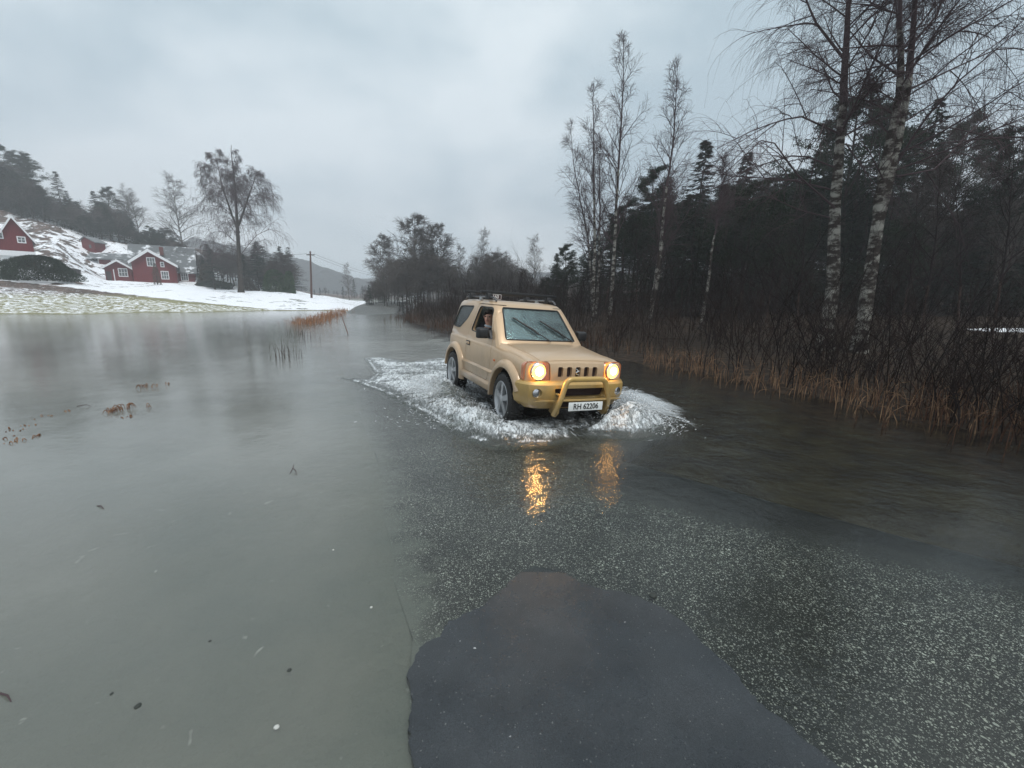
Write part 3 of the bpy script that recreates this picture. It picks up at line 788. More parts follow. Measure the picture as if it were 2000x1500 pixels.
finish(b, 'front_bumper', GOLD); BMP = b
bm = bmesh.new(); box(bm, (1.70, 0, .56), (.012, .76, .125)); box(bm, (1.68, 0, .405), (.012, .70, .10)); part('bumper_grille', bm, VOID)
bm = bmesh.new(); box(bm, (1.625, 0, .80), (.02, .68, .16)); part('grille_backing', bm, VOID)
b = bumper('bumper', -1, 1.5, [(.36, 1.62, .66, 1.50), (.42, 1.70, .775, 1.49), (.58, 1.72, .79, 1.50), (.64, 1.69, .77, 1.52)], GOLD)
finish(b, 'rear_bumper', PAINT)
for s in (-1, 1):
    bm = bmesh.new(); lathe(bm, [(1.705, .055), (1.735, .055), (1.74, .045), (1.742, .0)], 0, 24, (0, s * .60, .555), False); part('fog_lamp', bm, CHROME)
    # fog lamp eyebrow crease below
    bm = bmesh.new(); prism(bm, [(s * .30, .44), (s * .66, .455), (s * .55, .475), (s * .33, .47)], 0, 1.74, 1.772); bev(bm, .006); part('bumper_ledge', bm, GOLD)

# headlamps
AMB = mat('amber_housing', (.62, .22, .10), .15, .3, .6, Coat_Weight=1.)
HL1 = emit('lamp_reflector', (1, .46, .08), 4.5); HL2 = {-1: emit('lamp_beam', (1, .52, .15), 130), 1: emit('lamp_beam', (1, .52, .15), 28)}
for s in (-1, 1):
    h = None
    bm = bmesh.new(); prism(bm, rpoly([(s * .392, .692), (s * .735, .692), (s * .735, .88), (s * .69, .918), (s * .415, .918)], .03), 0, 1.60, 1.652)
    for v in bm.verts:
        if v.co.x > 1.63: v.co.x -= max(0, abs(v.co.y) - .58) * .75 + max(0, v.co.z - .86) * .3
    h = part('headlight', bm, AMB)
    lx, ly, lz = 1.64, s * .555, .803
    bm = bmesh.new(); lathe(bm, [(.0, .112), (.026, .108), (.034, .10), (.030, .094)], 0, 36, (lx, ly, lz), False); part('lamp_rim', bm, CHROME, h)
    bm = bmesh.new(); lathe(bm, [(.010, .098), (.026, .080), (.036, .050), (.040, .001)], 0, 36, (lx, ly, lz), False); part('lamp_lens', bm, HL1, h)
    bm = bmesh.new(); lathe(bm, [(.036, .052), (.0445, .032), (.047, .001)], 0, 36, (lx, ly, lz + .006), False); part('lamp_bulb', bm, HL2[s], h)
# emblem in the middle slot
bm = bmesh.new()
zig = [(.032, .838), (-.010, .838 - .02), (-.028, .812), (.026, .792), (.010, .770), (-.032, .762)]
add_tube(bm, [(1.665, -a, b_) for a, b_ in zig], [.005, .011, .010, .010, .011, .005], 6)
part('emblem', bm, CHROME)

# bull bar
def smoothpath(P, n=6):
    P = [Vector(p) for p in P]; out = []
    for i in range(1, len(P) - 1):
        a = P[i] + (P[i - 1] - P[i]).normalized() * min(.07, (P[i - 1] - P[i]).length * .45); c = P[i] + (P[i + 1] - P[i]).normalized() * min(.07, (P[i + 1] - P[i]).length * .45)
        for k in range(n + 1):
            u = k / n; out.append(a * (1 - u) ** 2 + P[i] * 2 * u * (1 - u) + c * u * u)
    return [P[0]] + out + [P[-1]]
bm = bmesh.new()
add_tube(bm, smoothpath([(1.80, -.385, .29), (1.88, -.36, .46), (1.875, -.275, .745), (1.875, .275, .745), (1.88, .36, .46), (1.80, .385, .29)]), .034, 12)
bar = part('bull_bar', bm, GOLD, None, True, 60)
bm = bmesh.new()
add_tube(bm, [(1.875, -.35, .487), (1.89, 0, .487), (1.875, .35, .487)], .016, 10); part('cross_tube', bm, GOLD, bar)
for s in (-1, 1):
    bm = bmesh.new(); prism(bm, [(1.64, .30), (1.80, .26), (1.86, .32), (1.89, .50), (1.85, .50), (1.70, .42)], 1, s * .355 - .01, s * .355 + .01); bev(bm, .004); part('bracket', bm, GOLD, bar)
    bm = bmesh.new(); add_tube(bm, [(1.79, s * .36, .55), (1.87, s * .345, .55)], .014, 8); part('bracket', bm, GOLD, bar)
# number plate
bm = bmesh.new(); box(bm, (1.912, 0, .415), (.008, .50, .108)); bev(bm, .004); plate = part('number_plate', bm, mat('plate_white', (.72, .74, .72), .4))
def text(body, size, name, mt, parent, Mx, ext=.0015, sx=1.0):
    cu = bpy.data.curves.new(name, 'FONT'); cu.body = body; cu.size = size; cu.align_x = 'CENTER'; cu.align_y = 'CENTER'; cu.extrude = ext; cu.offset = size * .012
    o = bpy.data.objects.new(name, cu); col.objects.link(o)
    dg = bpy.context.evaluated_depsgraph_get(); me = bpy.data.meshes.new_from_object(o.evaluated_get(dg)); bpy.data.objects.remove(o)
    me.transform(Mx @ Matrix.Diagonal((sx, 1, 1, 1))); me.materials.clear(); me.materials.append(mt)
    o = bpy.data.objects.new(name, me); col.objects.link(o); o.parent = parent; return o
FX = Matrix(((0, 0, 1), (1, 0, 0), (0, 1, 0))).to_4x4()   # text plane -> faces +x, reads towards +y
text('RH 62206', .098, 'plate_text', mat('plate_black', (.01, .01, .01), .5), plate, Matrix.Translation((1.918, 0, .413)) @ FX, sx=.92)

# wheels
def wheel(x, s):
    w = empty('wheel', (x, s * .695, .345)); w.parent = car
    if x > 0: w.rotation_euler = (0, 0, R_(-3))
    hw = .105
    bm = bmesh.new()
    pr = [(-hw + .01, .235), (-hw, .27), (-hw, .305), (-hw + .022, .335), (-hw + .045, .345), (hw - .045, .345), (hw - .022, .335), (hw, .305), (hw, .27), (hw - .01, .235)]
    lathe(bm, pr, 1, 56, (0, 0, 0), False)
    for k in range(44):
        a = k * 2 * math.pi / 44
        for y_ in (-.062, 0.0, .062):
            aa = a + (.07 if y_ == 0 else 0)
            box(bm, (math.cos(aa) * .346, y_, math.sin(aa) * .346), (.018, .05, .030), Matrix.Rotation(-aa, 4, 'Y'))
    part('tyre', bm, RUBBER, w, True, 40)
    bm = bmesh.new()
    o_ = s * hw
    lathe(bm, [(o_ * .95, .243), (o_ * 1.0, .236), (o_ * .9, .224), (o_ * .5, .205), (-o_ * .9, .20)], 1, 48, (0, 0, 0), False)
    for k in range(5):
        a = k * 2 * math.pi / 5 + .35
        ca, sa = math.cos(a), math.sin(a); px_, pz_ = -sa, ca
        def P(r_, w_, h_): return (ca * r_ + px_ * w_, s * h_, sa * r_ + pz_ * w_)
        f = [P(.045, -.030, .098), P(.045, .030, .098), P(.215, .040, .085), P(.215, -.040, .085)]
        g_ = [P(.045, -.030, .05), P(.045, .030, .05), P(.215, .040, .05), P(.215, -.040, .05)]
        vf = [bm.verts.new(v) for v in f]; vg = [bm.verts.new(v) for v in g_]
        bm.faces.new(vf); bm.faces.new(vg[::-1])
        for i in range(4): bm.faces.new((vf[i], vf[(i + 1) % 4], vg[(i + 1) % 4], vg[i]))
    lathe(bm, [(s * .04, .065), (s * .10, .062), (s * .112, .045), (s * .114, .0005)], 1, 24, (0, 0, 0), False)
    bmesh.ops.recalc_face_normals(bm, faces=bm.faces)
    part('rim', bm, ALLOY, w, True, 40)
    bm = bmesh.new(); lathe(bm, [(s * .01, .17), (s * .03, .17)], 1, 30); part('brake_disc', bm, BLACK, w)
for x in (1.125, -1.125):
    for s in (-1, 1): wheel(x, s)

# glass
def glass(name, tint, film, filmc=(.36, .50, .50), gloss=.04):
    m = bpy.data.materials.new(name); m.use_nodes = True; t = m.node_tree; t.nodes.clear(); L_ = t.links.new
    o = N(t, 'ShaderNodeOutputMaterial'); tr = N(t, 'ShaderNodeBsdfTransparent'); tr.inputs[0].default_value = (*tint, 1)
    gl = N(t, 'ShaderNodeBsdfGlossy', Roughness=gloss); di = N(t, 'ShaderNodeBsdfDiffuse'); di.inputs[0].default_value = (*filmc, 1)
    fr = N(t, 'ShaderNodeFresnel', IOR=1.6); tcx = N(t, 'ShaderNodeTexCoord')
    nz1 = N(t, 'ShaderNodeTexNoise', Scale=3.5, Detail=4); nz2 = N(t, 'ShaderNodeTexVoronoi', Scale=55)
    L_(tcx.outputs['Object'], nz1.inputs['Vector']); L_(tcx.outputs['Object'], nz2.inputs['Vector'])
    mr = N(t, 'ShaderNodeMapRange'); mr.inputs[1].default_value = .3; mr.inputs[2].default_value = .7; mr.inputs[3].default_value = film * .45; mr.inputs[4].default_value = film * 1.5
    L_(nz1.outputs[0], mr.inputs[0])
    a = N(t, 'ShaderNodeMixShader'); b_ = N(t, 'ShaderNodeMixShader'); L_(mr.outputs[0], a.inputs[0]); L_(tr.outputs[0], a.inputs[1]); L_(di.outputs[0], a.inputs[2])
    L_(fr.outputs[0], b_.inputs[0]); L_(a.outputs[0], b_.inputs[1]); L_(gl.outputs[0], b_.inputs[2])
    bu = N(t, 'ShaderNodeBump', Strength=.25, Distance=.01); L_(nz2.outputs['Distance'], bu.inputs['Height']); L_(bu.outputs[0], gl.inputs['Normal'])
    L_(b_.outputs[0], o.inputs[0]); return m
GLS = glass('wet_windscreen_glass', (.62, .76, .76), .16, (.42, .56, .56), .02)
SGL = glass('side_glass', (.45, .52, .50), .16, (.34, .40, .40))
def gface(z):
    return np.interp(z, [g_[0] for g_ in GH], [g_[1] for g_ in GH])
def wsp(u, v, off=0.):
    z = 1.075 + v * (1.535 - 1.075); hw_ = .60 + (.50 - .60) * v
    y = -hw_ + 2 * hw_ * u; yy = y / (np.interp(z, [g_[0] for g_ in GH], [g_[3] for g_ in GH]) * .9)
    x = gface(z) - .045 * yy * yy - .012
    return Vector((x + off * .70, y, z + off * .70))
bm = bmesh.new(); gr_ = [[bm.verts.new(wsp(i / 10, j / 8)) for j in range(9)] for i in range(11)]
for i in range(10):
    for j in range(8): bm.faces.new((gr_[i][j], gr_[i + 1][j], gr_[i + 1][j + 1], gr_[i][j + 1]))
r_ = bmesh.ops.extrude_face_region(bm, geom=bm.faces[:])
for v in r_['geom']:
    if isinstance(v, bmesh.types.BMVert): v.co -= Vector((.7, 0, .7)) * .005
bmesh.ops.recalc_face_normals(bm, faces=bm.faces)
ws = part('windshield', bm, GLS)
bm = bmesh.new()
lp = [wsp(u, 0.03, .008) for u in np.linspace(.03, .97, 9)] + [wsp(.975, v, .008) for v in np.linspace(.08, .92, 6)] + [wsp(u, .97, .008) for u in np.linspace(.96, .04, 9)] + [wsp(.025, v, .008) for v in np.linspace(.92, .08, 6)]
add_tube(bm, lp + [lp[0]], .011, 6); part('windshield_seal', bm, BLACK, ws)
for (pu, tu, tv, nm) in ((.60, .15, .66, 'wiper'), (.93, .55, .60, 'wiper')):
    bm = bmesh.new(); a, c = wsp(pu, -.02, .03), wsp(tu, tv, .024)
    midu = pu + (tu - pu) * .42; mid = wsp(midu, tv * .42, .035)
    add_tube(bm, [a, mid], [.010, .007], 6)
    add_tube(bm, [wsp(pu + (tu - pu) * (.22 if pu > .8 else .30), tv * (.2 if pu > .8 else .27), .022), mid, c], [.013, .019, .012], 6)
    part(nm, bm, BLACK)
def side_glass(nm, W_, s, off=0.):
    bm = bmesh.new(); vs = []
    for x, z in W_:
        hw_ = np.interp(z, [g_[0] for g_ in GH], [g_[3] for g_ in GH]) - .014
        cx_, cz_ = x, z
        vs.append(bm.verts.new((cx_, s * hw_, cz_)))
    bm.faces.new(vs)
    r_ = bmesh.ops.extrude_face_region(bm, geom=bm.faces[:])
    for v in r_['geom']:
        if isinstance(v, bmesh.types.BMVert): v.co.y -= s * .005
    bmesh.ops.recalc_face_normals(bm, faces=bm.faces)
    return part(nm, bm, SGL, None, False)
def grow2(W_, d):
    c = Vector((sum(p[0] for p in W_) / len(W_), sum(p[1] for p in W_) / len(W_))); return [tuple(Vector(p) + (Vector(p) - c).normalized() * d) for p in W_]
for s in (-1, 1):
    q_ = side_glass('quarter_window', grow2(QW, .012), s)
    bm = bmesh.new(); pts = [(x, s * (np.interp(z, [g_[0] for g_ in GH], [g_[3] for g_ in GH]) - .004), z) for x, z in QW]; add_tube(bm, pts + [pts[0]], .009, 6); part('window_seal', bm, BLACK, q_)
    if s > 0: side_glass('door_window', grow2(DW, .012), s)
    else:
        bm = bmesh.new(); pts = [(x, s * (np.interp(z, [g_[0] for g_ in GH], [g_[3] for g_ in GH]) - .006), z) for x, z in DW]; add_tube(bm, pts + [pts[0]], .011, 6); part('window_seal', bm, BLACK, door_o[0])
bm = bmesh.new(); box(bm, (-1.535, 0, 1.3), (.006, 1.02, .42), Matrix.Rotation(R_(-12), 4, 'Y')); part('rear_window', bm, SGL, None, False)

# door mirrors
for s in (-1, 1):
    bm = bmesh.new(); box(bm, (.44, s * .835, 1.155), (.10, .20, .165))
    for v in bm.verts:
        if v.co.x > .44: v.co.y = s * (.835 + (abs(v.co.y) - .835) * .8); v.co.z = 1.155 + (v.co.z - 1.155) * .8
    bev(bm, .03, 3); m_ = part('door_mirror', bm, BLACK, None, True, 50)
    bm = bmesh.new(); prism(bm, [(.34, 1.075), (.50, 1.075), (.40, 1.20)], 1, *sorted((s * .66, s * .735))); bev(bm, .006); part('mirror_base', bm, BLACK, m_)
    bm = bmesh.new(); box(bm, (.3885, s * .835, 1.155), (.004, .165, .13)); part('mirror_glass', bm, CHROME, m_)

# roof rails and load bars
for s in (-1, 1):
    bm = bmesh.new(); add_tube(bm, smoothpath([(.10, s * .515, 1.615), (.02, s * .52, 1.672), (-1.25, s * .52, 1.672), (-1.36, s * .515, 1.60)]), .014, 8); part('roof_rail', bm, RAILM, None, True, 60)
    bm = bmesh.new(); box(bm, (-.55, s * .52, 1.645), (.10, .035, .05)); bev(bm, .008); part('rail_foot', bm, ALLOY)
for x in (-.18, -.98):
    bm = bmesh.new(); box(bm, (x, 0, 1.748), (.075, 1.34, .045)); bev(bm, .006); lb = part('load_bar', bm, BLACK)
    for s in (-1, 1):
        bm = bmesh.new(); prism(bm, [(x - .065, 1.635), (x + .065, 1.635), (x + .045, 1.735), (x - .045, 1.735)], 1, s * .53 - .045, s * .53 + .045); bev(bm, .01); part('bar_clamp', bm, BLACK, lb)
# small red board with white figures between the bars
bm = bmesh.new(); box(bm, (-.58, -.26, 1.69), (.03, .24, .085)); bev(bm, .004)
sg_ = part('roof_sign', bm, mat('dark_red', (.03, .008, .009), .5))
bm = bmesh.new()
for (cy_, cz_, sy_, sz_) in ((-.30, 1.728, .20, .006), (-.30, 1.652, .20, .006), (-.40, 1.69, .006, .07), (-.20, 1.69, .006, .07)): box(bm, (-.5635, cy_ + .04, cz_), (.004, sy_, sz_))
part('sign_border', bm, mat('sign_white', (.7, .7, .7), .5), sg_, False)
text('160', .078, 'sign_text', mat('sign_white', (.7, .7, .7), .5), sg_, Matrix.Translation((-.562, -.26, 1.689)) @ FX, ext=.002)

# interior
bm = bmesh.new()
prism(bm, [(.60, .70), (.66, 1.0), (.60, 1.055), (.42, 1.03), (.30, .98), (.33, .70)], 1, -.64, .64); bev(bm, .02); part('dashboard', bm, DASH)
for s in (-1, 1):
    st = empty('seat'); st.parent = car
    bm = bmesh.new(); box(bm, (-.22, s * .31, .68), (.50, .46, .16)); bev(bm, .04, 3); part('cushion', bm, SEATM, st)
    bm = bmesh.new(); box(bm, (-.50, s * .31, .96), (.13, .46, .60), Matrix.Rotation(R_(-14), 4, 'Y')); bev(bm, .05, 3); part('backrest', bm, SEATM, st)
    bm = bmesh.new(); box(bm, (-.60, s * .31, 1.33), (.09, .26, .17), Matrix.Rotation(R_(-14), 4, 'Y')); bev(bm, .04, 3); part('headrest', bm, SEATM, st)
    bm = bmesh.new(); box(bm, (.135, s * .27, 1.50), (.11, .34, .018), Matrix.Rotation(R_(38), 4, 'Y')); bev(bm, .006); part('sun_visor', bm, mat('visor_cloth', (.45, .47, .46), .8))
bm = bmesh.new(); ct, rr_ = Vector((.20, .31, .98)), .18
pts = [ct + Vector((math.sin(a) * rr_ * math.sin(R_(25)), math.cos(a) * rr_, math.sin(a) * rr_ * math.cos(R_(25)))) for a in np.linspace(0, 2 * math.pi, 25)]
add_tube(bm, pts, .014, 8)
for a in (R_(0), R_(180), R_(270)): add_tube(bm, [ct, ct + Vector((math.sin(a) * rr_ * .42, math.cos(a) * rr_, math.sin(a) * rr_ * .9))], .012, 6)
add_tube(bm, [ct, ct + Vector((.25, 0, -.12))], .02, 8); part('steering_wheel', bm, BLACK)
bm = bmesh.new(); box(bm, (.09, 0, 1.47), (.02, .20, .055)); bev(bm, .01); part('rear_view_mirror', bm, BLACK)
# papers on the dashboard: a thing of its own
bm = bmesh.new()
for k, (px_, py_, rz_) in enumerate(((.555, -.50, 8), (.55, -.32, -6), (.545, -.38, 20))):
    box(bm, (px_, py_, 1.062 + .004 * k), (.10, .20, .003), Matrix.Rotation(R_(rz_), 4, 'Z') @ Matrix.Rotation(R_(-12 * (k == 1)), 4, 'Y'))
pp = bm_obj('paper_sheets', bm, mat('pale_blue_paper', (.55, .78, .85), .6)); pp.matrix_world = CARM
tag(pp, 'pale blue papers lying on the dashboard behind the windshield', 'papers')

# ------------------------------------------------------------ the person at the open side window
SKIN = mat('skin', (.62, .34, .25), .5, Subsurface_Weight=.1)
JACK = mat('dark_jacket', (.018, .018, .022), .85)
HAIR = vmat('grey_brown_hair', (.05, .035, .03), (.16, .13, .115), 30, .8, stretch=(1, 1, .3))
def skinned(name, verts, edges, mt, parent, sub=2):
    me = bpy.data.meshes.new(name); me.from_pydata([v[:3] for v in verts], edges, []); me.update()
    o = bpy.data.objects.new(name, me); col.objects.link(o)
    o.modifiers.new('s', 'SKIN'); 
    for i, v in enumerate(verts):
        r_ = v[3] if isinstance(v[3], tuple) else (v[3], v[3]); me.skin_vertices[0].data[i].radius = r_
    me.skin_vertices[0].data[0].use_root = True
    sb = o.modifiers.new('u', 'SUBSURF'); sb.levels = sub; sb.render_levels = sub
    dg = bpy.context.evaluated_depsgraph_get(); dg.update(); m2_ = bpy.data.meshes.new_from_object(o.evaluated_get(dg)); bpy.data.objects.remove(o)
    m2_.materials.clear(); m2_.materials.append(mt); m2_.polygons.foreach_set('use_smooth', [True] * len(m2_.polygons))
    o = bpy.data.objects.new(name, m2_); col.objects.link(o); o.parent = parent; return o
per = empty('person'); per.matrix_world = CARM @ Matrix.Translation((.05, -.06, -.035))
tag(per, 'person in dark jacket with grey brown hair looking out of the open side window', 'person')
# pelvis root, spine, neck, head; arms to lap; thighs and shins
V_ = [(-.36, -.33, .78, (.15, .12)), (-.38, -.34, .95, (.15, .12)), (-.37, -.36, 1.13, (.17, .12)), (-.36, -.375, 1.215, (.10, .09)), (-.345, -.39, 1.275, (.055, .055)), (-.325, -.405, 1.335, (.075, .085)), (-.315, -.41, 1.40, (.082, .095)), (-.315, -.41, 1.45, (.06, .07)),
      (-.35, -.54, 1.165, .055), (-.24, -.575, 1.00, .045), (-.03, -.53, .985, .036), (.04, -.51, .985, .03),
      (-.36, -.20, 1.165, .055), (-.27, -.14, .98, .045), (-.04, -.20, .95, .036), (.03, -.22, .95, .03),
      (-.18, -.43, .78, .085), (.14, -.44, .80, .065), (.32, -.44, .55, .05), (-.18, -.24, .78, .085), (.14, -.22, .80, .065), (.32, -.22, .55, .05)]
E_ = [(0, 1), (1, 2), (2, 3), (3, 4), (4, 5), (5, 6), (6, 7), (2, 8), (8, 9), (9, 10), (10, 11), (2, 12), (12, 13), (13, 14), (14, 15), (0, 16), (16, 17), (17, 18), (0, 19), (19, 20), (20, 21)]
bod = skinned('body', V_, E_, SKIN, per)
JV = [(x, y, z, (r[0] * 1.09, r[1] * 1.09) if isinstance(r, tuple) else r * 1.22) for x, y, z, r in V_]
keep = [0, 1, 2, 3, 8, 9, 10, 12, 13, 14, 16, 17, 18, 19, 20, 21]; mp_ = {k: i for i, k in enumerate(keep)}
skinned('jacket', [JV[k] for k in keep], [(mp_[a], mp_[b_]) for a, b_ in E_ if a in mp_ and b_ in mp_], JACK, per)
# face features, turned towards the window and forward
hc = Vector((-.318, -.41, 1.395)); fd = Vector((.72, -.66, -.12)).normalized(); sd_ = fd.cross(Vector((0, 0, 1))).normalized(); upv = sd_.cross(fd)
def fp(a, b_, c): return hc + fd * a + sd_ * b_ + upv * c
bm = bmesh.new(); add_tube(bm, [fp(.082, 0, .035), fp(.105, 0, .0), fp(.112, 0, -.018), fp(.085, 0, -.03)], [.008, .012, .017, .010], 8); part('nose', bm, SKIN, per)
for s in (-1, 1):
    bm = bmesh.new(); bmesh.ops.create_uvsphere(bm, u_segments=10, v_segments=8, radius=.012, matrix=Matrix.Translation(fp(.078, s * .032, .018))); part('eye', bm, mat('eye', (.03, .02, .015), .2), per)
bm = bmesh.new(); add_tube(bm, [fp(.068, -.026, -.052), fp(.084, 0, -.05), fp(.068, .026, -.052)], [.004, .007, .004], 6); part('mouth', bm, mat('lips', (.35, .12, .10), .5), per)
for s in (-1, 1):
    bm = bmesh.new(); add_tube(bm, [fp(-.005, s * .078, .02), fp(-.012, s * .092, .005), fp(0, s * .084, -.025)], [.012, .016, .008], 8); part('ear', bm, SKIN, per)
bm = bmesh.new(); bmesh.ops.create_icosphere(bm, subdivisions=4, radius=1)
for v in bm.verts:
    d = v.co.normalized(); p_ = hc + fd * (d.x * .098 - .014) + sd_ * d.y * .092 + upv * (d.z * .105 + .018)
    v.co = p_ + Vector(d) * .006 * (random.random() - .5)
bmesh.ops.delete(bm, geom=[v for v in bm.verts if (v.co - hc).dot(fd) > .045 and (v.co - hc).dot(upv) < .075 or (v.co - hc).dot(upv) < -.05], context='VERTS')
part('hair', bm, HAIR, per)
bm = bmesh.new(); bmesh.ops.create_circle(bm, segments=4, radius=.01); bm.clear()
pts = [Vector((-.345, -.385, 1.245)) + Vector((math.cos(a) * .075, math.sin(a) * .07, .012 * math.cos(a + 2))) for a in np.linspace(0, 2 * math.pi, 19)]
add_tube(bm, pts, .018, 8); part('collar', bm, mat('pale_collar', (.45, .50, .54), .8), per)
# ------------------------------------------------------------ vegetation
def bark_birch(name, lo=.38, hi=.51, white=(.32, .31, .275), darkc=(.045, .036, .032), base_dark=1.2):
    m = mat(name, white, .8, spec=.15); t = m.node_tree; p = t.nodes['Principled BSDF']; Lk = t.links.new
    tcn = N(t, 'ShaderNodeTexCoord'); mpn = N(t, 'ShaderNodeMapping'); mpn.inputs['Scale'].default_value = (1, 1, 2.0); Lk(tcn.outputs['Object'], mpn.inputs[0])
    n = N(t, 'ShaderNodeTexNoise', Scale=2.3, Detail=6.0, Roughness=.65); Lk(mpn.outputs[0], n.inputs['Vector'])
    c = N(t, 'ShaderNodeValToRGB'); c.color_ramp.elements[0].position = lo + .09; c.color_ramp.elements[0].color = (*darkc, 1); c.color_ramp.elements[1].position = hi + .07; c.color_ramp.elements[1].color = (*white, 1)
    Lk(n.outputs[0], c.inputs[0]); Lk(c.outputs[0], p.inputs['Base Color'])
    b = N(t, 'ShaderNodeBump', Strength=.6, Distance=.03); Lk(n.outputs[0], b.inputs['Height']); Lk(b.outputs[0], p.inputs['Normal'])
    return m
BIRCH = bark_birch('birch_bark')
BIRCH_TOP = vmat('young_birch_bark', (.055, .032, .028), (.11, .075, .06), 6, .8)
TWIG = mat('twig_bark', (.085, .062, .066), .85, spec=.1)
TWIG_D = mat('dark_twigs', (.032, .024, .024), .85, spec=.1)
TWIG_G = vmat('grey_twig_bark', (.055, .046, .042), (.10, .085, .075), 3, .9, objrand=.25)
BARK_D = vmat('dark_bark', (.022, .017, .014), (.055, .045, .038), 5, .9)
SPRUCE = vmat('spruce_needles', (.006, .012, .008), (.020, .032, .017), 1.5, .75, objrand=.35, spec=.15)
PINE = vmat('pine_needles', (.009, .017, .010), (.028, .042, .022), 1.5, .75, objrand=.3, spec=.15)

def tree_obj(name, meshes, loc, label, cat, group=None, s=1., rz=0., parts=('trunk', 'crown')):
    r = empty(name, loc, rz); r.scale = (s, s, s) if isinstance(s, (int, float)) else s
    for nm, me in zip(parts, meshes): link(nm, me, r)
    tag(r, label, cat, group); return r

# --- the detailed birches: stem given as world points, foliage-free drooping crown
def birch(name, stems, r0, seed, label, group=None, crown=None, t0=.35, n1=16, l1=.28, n2=9, n3=8, n4=4, droop=1.0, ang=55, zsplit=None, twig=.0042, limbs=None, bark=None, tmat=None, side=.72):
    rd = np.random.default_rng(seed)
    base = Vector(stems[0][0])
    TV, CV, UP = [], [], []
    allP, allR = [], []
    for si, st in enumerate(stems):
        S_ = np.array([tuple(Vector(q) - base) for q in st]); k = 28
        d = np.concatenate([[0], np.cumsum(np.linalg.norm(np.diff(S_, axis=0), axis=1))]); tt = np.linspace(0, d[-1], k)
        P = np.stack([np.interp(tt, d, S_[:, i]) for i in range(3)], 1)
        P[1:-1, :2] += np.cumsum(rd.normal(size=(k - 2, 2)), 0) * .012
        rr = (r0 if si == 0 else r0 * side) * (1 - np.linspace(0, 1, k) ** 1.1 * .93)
        if si == 0: rr[0] *= 1.45; rr[1] *= 1.12
        allP.append(P[None]); allR.append(rr[None])
        cut = int(k * (zsplit or .62))
        TV.append(tubes(P[None, :cut + 1], rr[None, :cut + 1], 10)); UP.append(tubes(P[None, cut:], rr[None, cut:], 8))
    SP, SR = np.concatenate(allP), np.concatenate(allR)
    hgt = np.linalg.norm(SP[0, -1] - SP[0, 0])
    B1, R1 = grow(SP, SR, n1, t0, .97, lambda t_, pl: hgt * l1 * (1.15 - t_) * 1.3, R_(ang), .10, 9, .16, lambda l: .008 + l * .0075, rd, droop * .10)
    if limbs:
        for lp_, lr_ in limbs:
            Lp = np.array([tuple(Vector(q) - base) for q in lp_]); d = np.concatenate([[0], np.cumsum(np.linalg.norm(np.diff(Lp, axis=0), axis=1))]); tt = np.linspace(0, d[-1], 9)
            B1 = np.concatenate([B1, np.stack([np.interp(tt, d, Lp[:, i]) for i in range(3)], 1)[None]]); R1 = np.concatenate([R1, (lr_ * .62 * np.linspace(1, .3, 9))[None]])
    B2, R2 = grow(B1, R1, n2, .18, 1, lambda t_, pl: pl * .42 * (1.2 - t_ * .6), R_(42), .05, 7, .2, lambda l: .005 + l * .008, rd, droop * .35)
    B3, R3 = grow(B2, R2, n3, .15, 1, lambda t_, pl: pl * .50 + .18, R_(36), 0, 6, .22, lambda l: .0035 + l * .003, rd, droop * .8)
    ups = UP + [tubes(B1, R1, 6), tubes(B2, np.maximum(R2, twig * 1.3), 4), tubes(B3, np.maximum(R3, twig), 3)]
    if n4:
        B4, R4 = grow(B3, R3, n4, .2, 1, lambda t_, pl: pl * .55 + .12, R_(32), 0, 5, .25, lambda l: .003 + l * 0, rd, droop * 1.3)
        ups.append(tubes(B4, np.maximum(R4, twig * .8), 3))
    V1, F1 = merge(TV); V2, F2 = merge(ups)
    mt = npmesh('trunk', V1, F1, bark or BIRCH, True); mc = npmesh('crown', V2, F2, tmat or TWIG, True)
    return tree_obj(name, (mt, mc), base, label, 'tree', group)

def gz(px, y):  # ground point under pixel column at depth y
    v = dep(px, 600, y); v.z = H(v.x, y) - .05; return v
def stem(px_py_d, base_px=None):
    return [tuple(dep(*q)) for q in px_py_d]
# tall birch with the straight mottled stem
b0 = gz(1622, 12.6)
limbsA = [([dep(1648, 265, 12.6), dep(1560, 225, 12.0), dep(1480, 250, 11.6), dep(1400, 290, 11.3)], .045),
          ([dep(1638, 330, 12.6), dep(1560, 300, 13.0), dep(1460, 330, 13.3), dep(1390, 370, 13.6)], .04),
          ([dep(1630, 405, 12.5), dep(1560, 345, 12.1), dep(1500, 262, 11.8), dep(1425, 330, 11.6)], .045),
          ([dep(1622, 370, 12.6), dep(1540, 350, 13.0), dep(1440, 345, 13.5), dep(1345, 332, 14)], .04),
          ([dep(1620, 425, 12.5), dep(1560, 410, 12.2), dep(1500, 382, 11.9), dep(1440, 392, 11.8)], .03),
          ([dep(1652, 120, 12.6), dep(1590, 40, 12.9), dep(1560, -40, 13.2), dep(1500, -60, 13.4)], .06),
          ([dep(1650, 140, 12.7), dep(1700, 60, 12.8), dep(1740, -30, 13)], .04),
          ([dep(1652, 280, 12.6), dep(1700, 350, 12.2), dep(1740, 400, 11.8)], .03)]
birch('birch_tree', [[b0, dep(1626, 560, 12.6), dep(1632, 400, 12.6), dep(1645, 240, 12.6), dep(1652, 100, 12.6), dep(1660, -40, 12.6), dep(1668, -200, 12.6)]], .20, 1,
      'large birch with mottled straight trunk and long drooping branches, beside the forked birch', None, n1=23, n2=10, n3=7, n4=2, l1=.27, twig=.0024, droop=1.0, ang=58, limbs=limbsA, t0=.50, zsplit=.60)
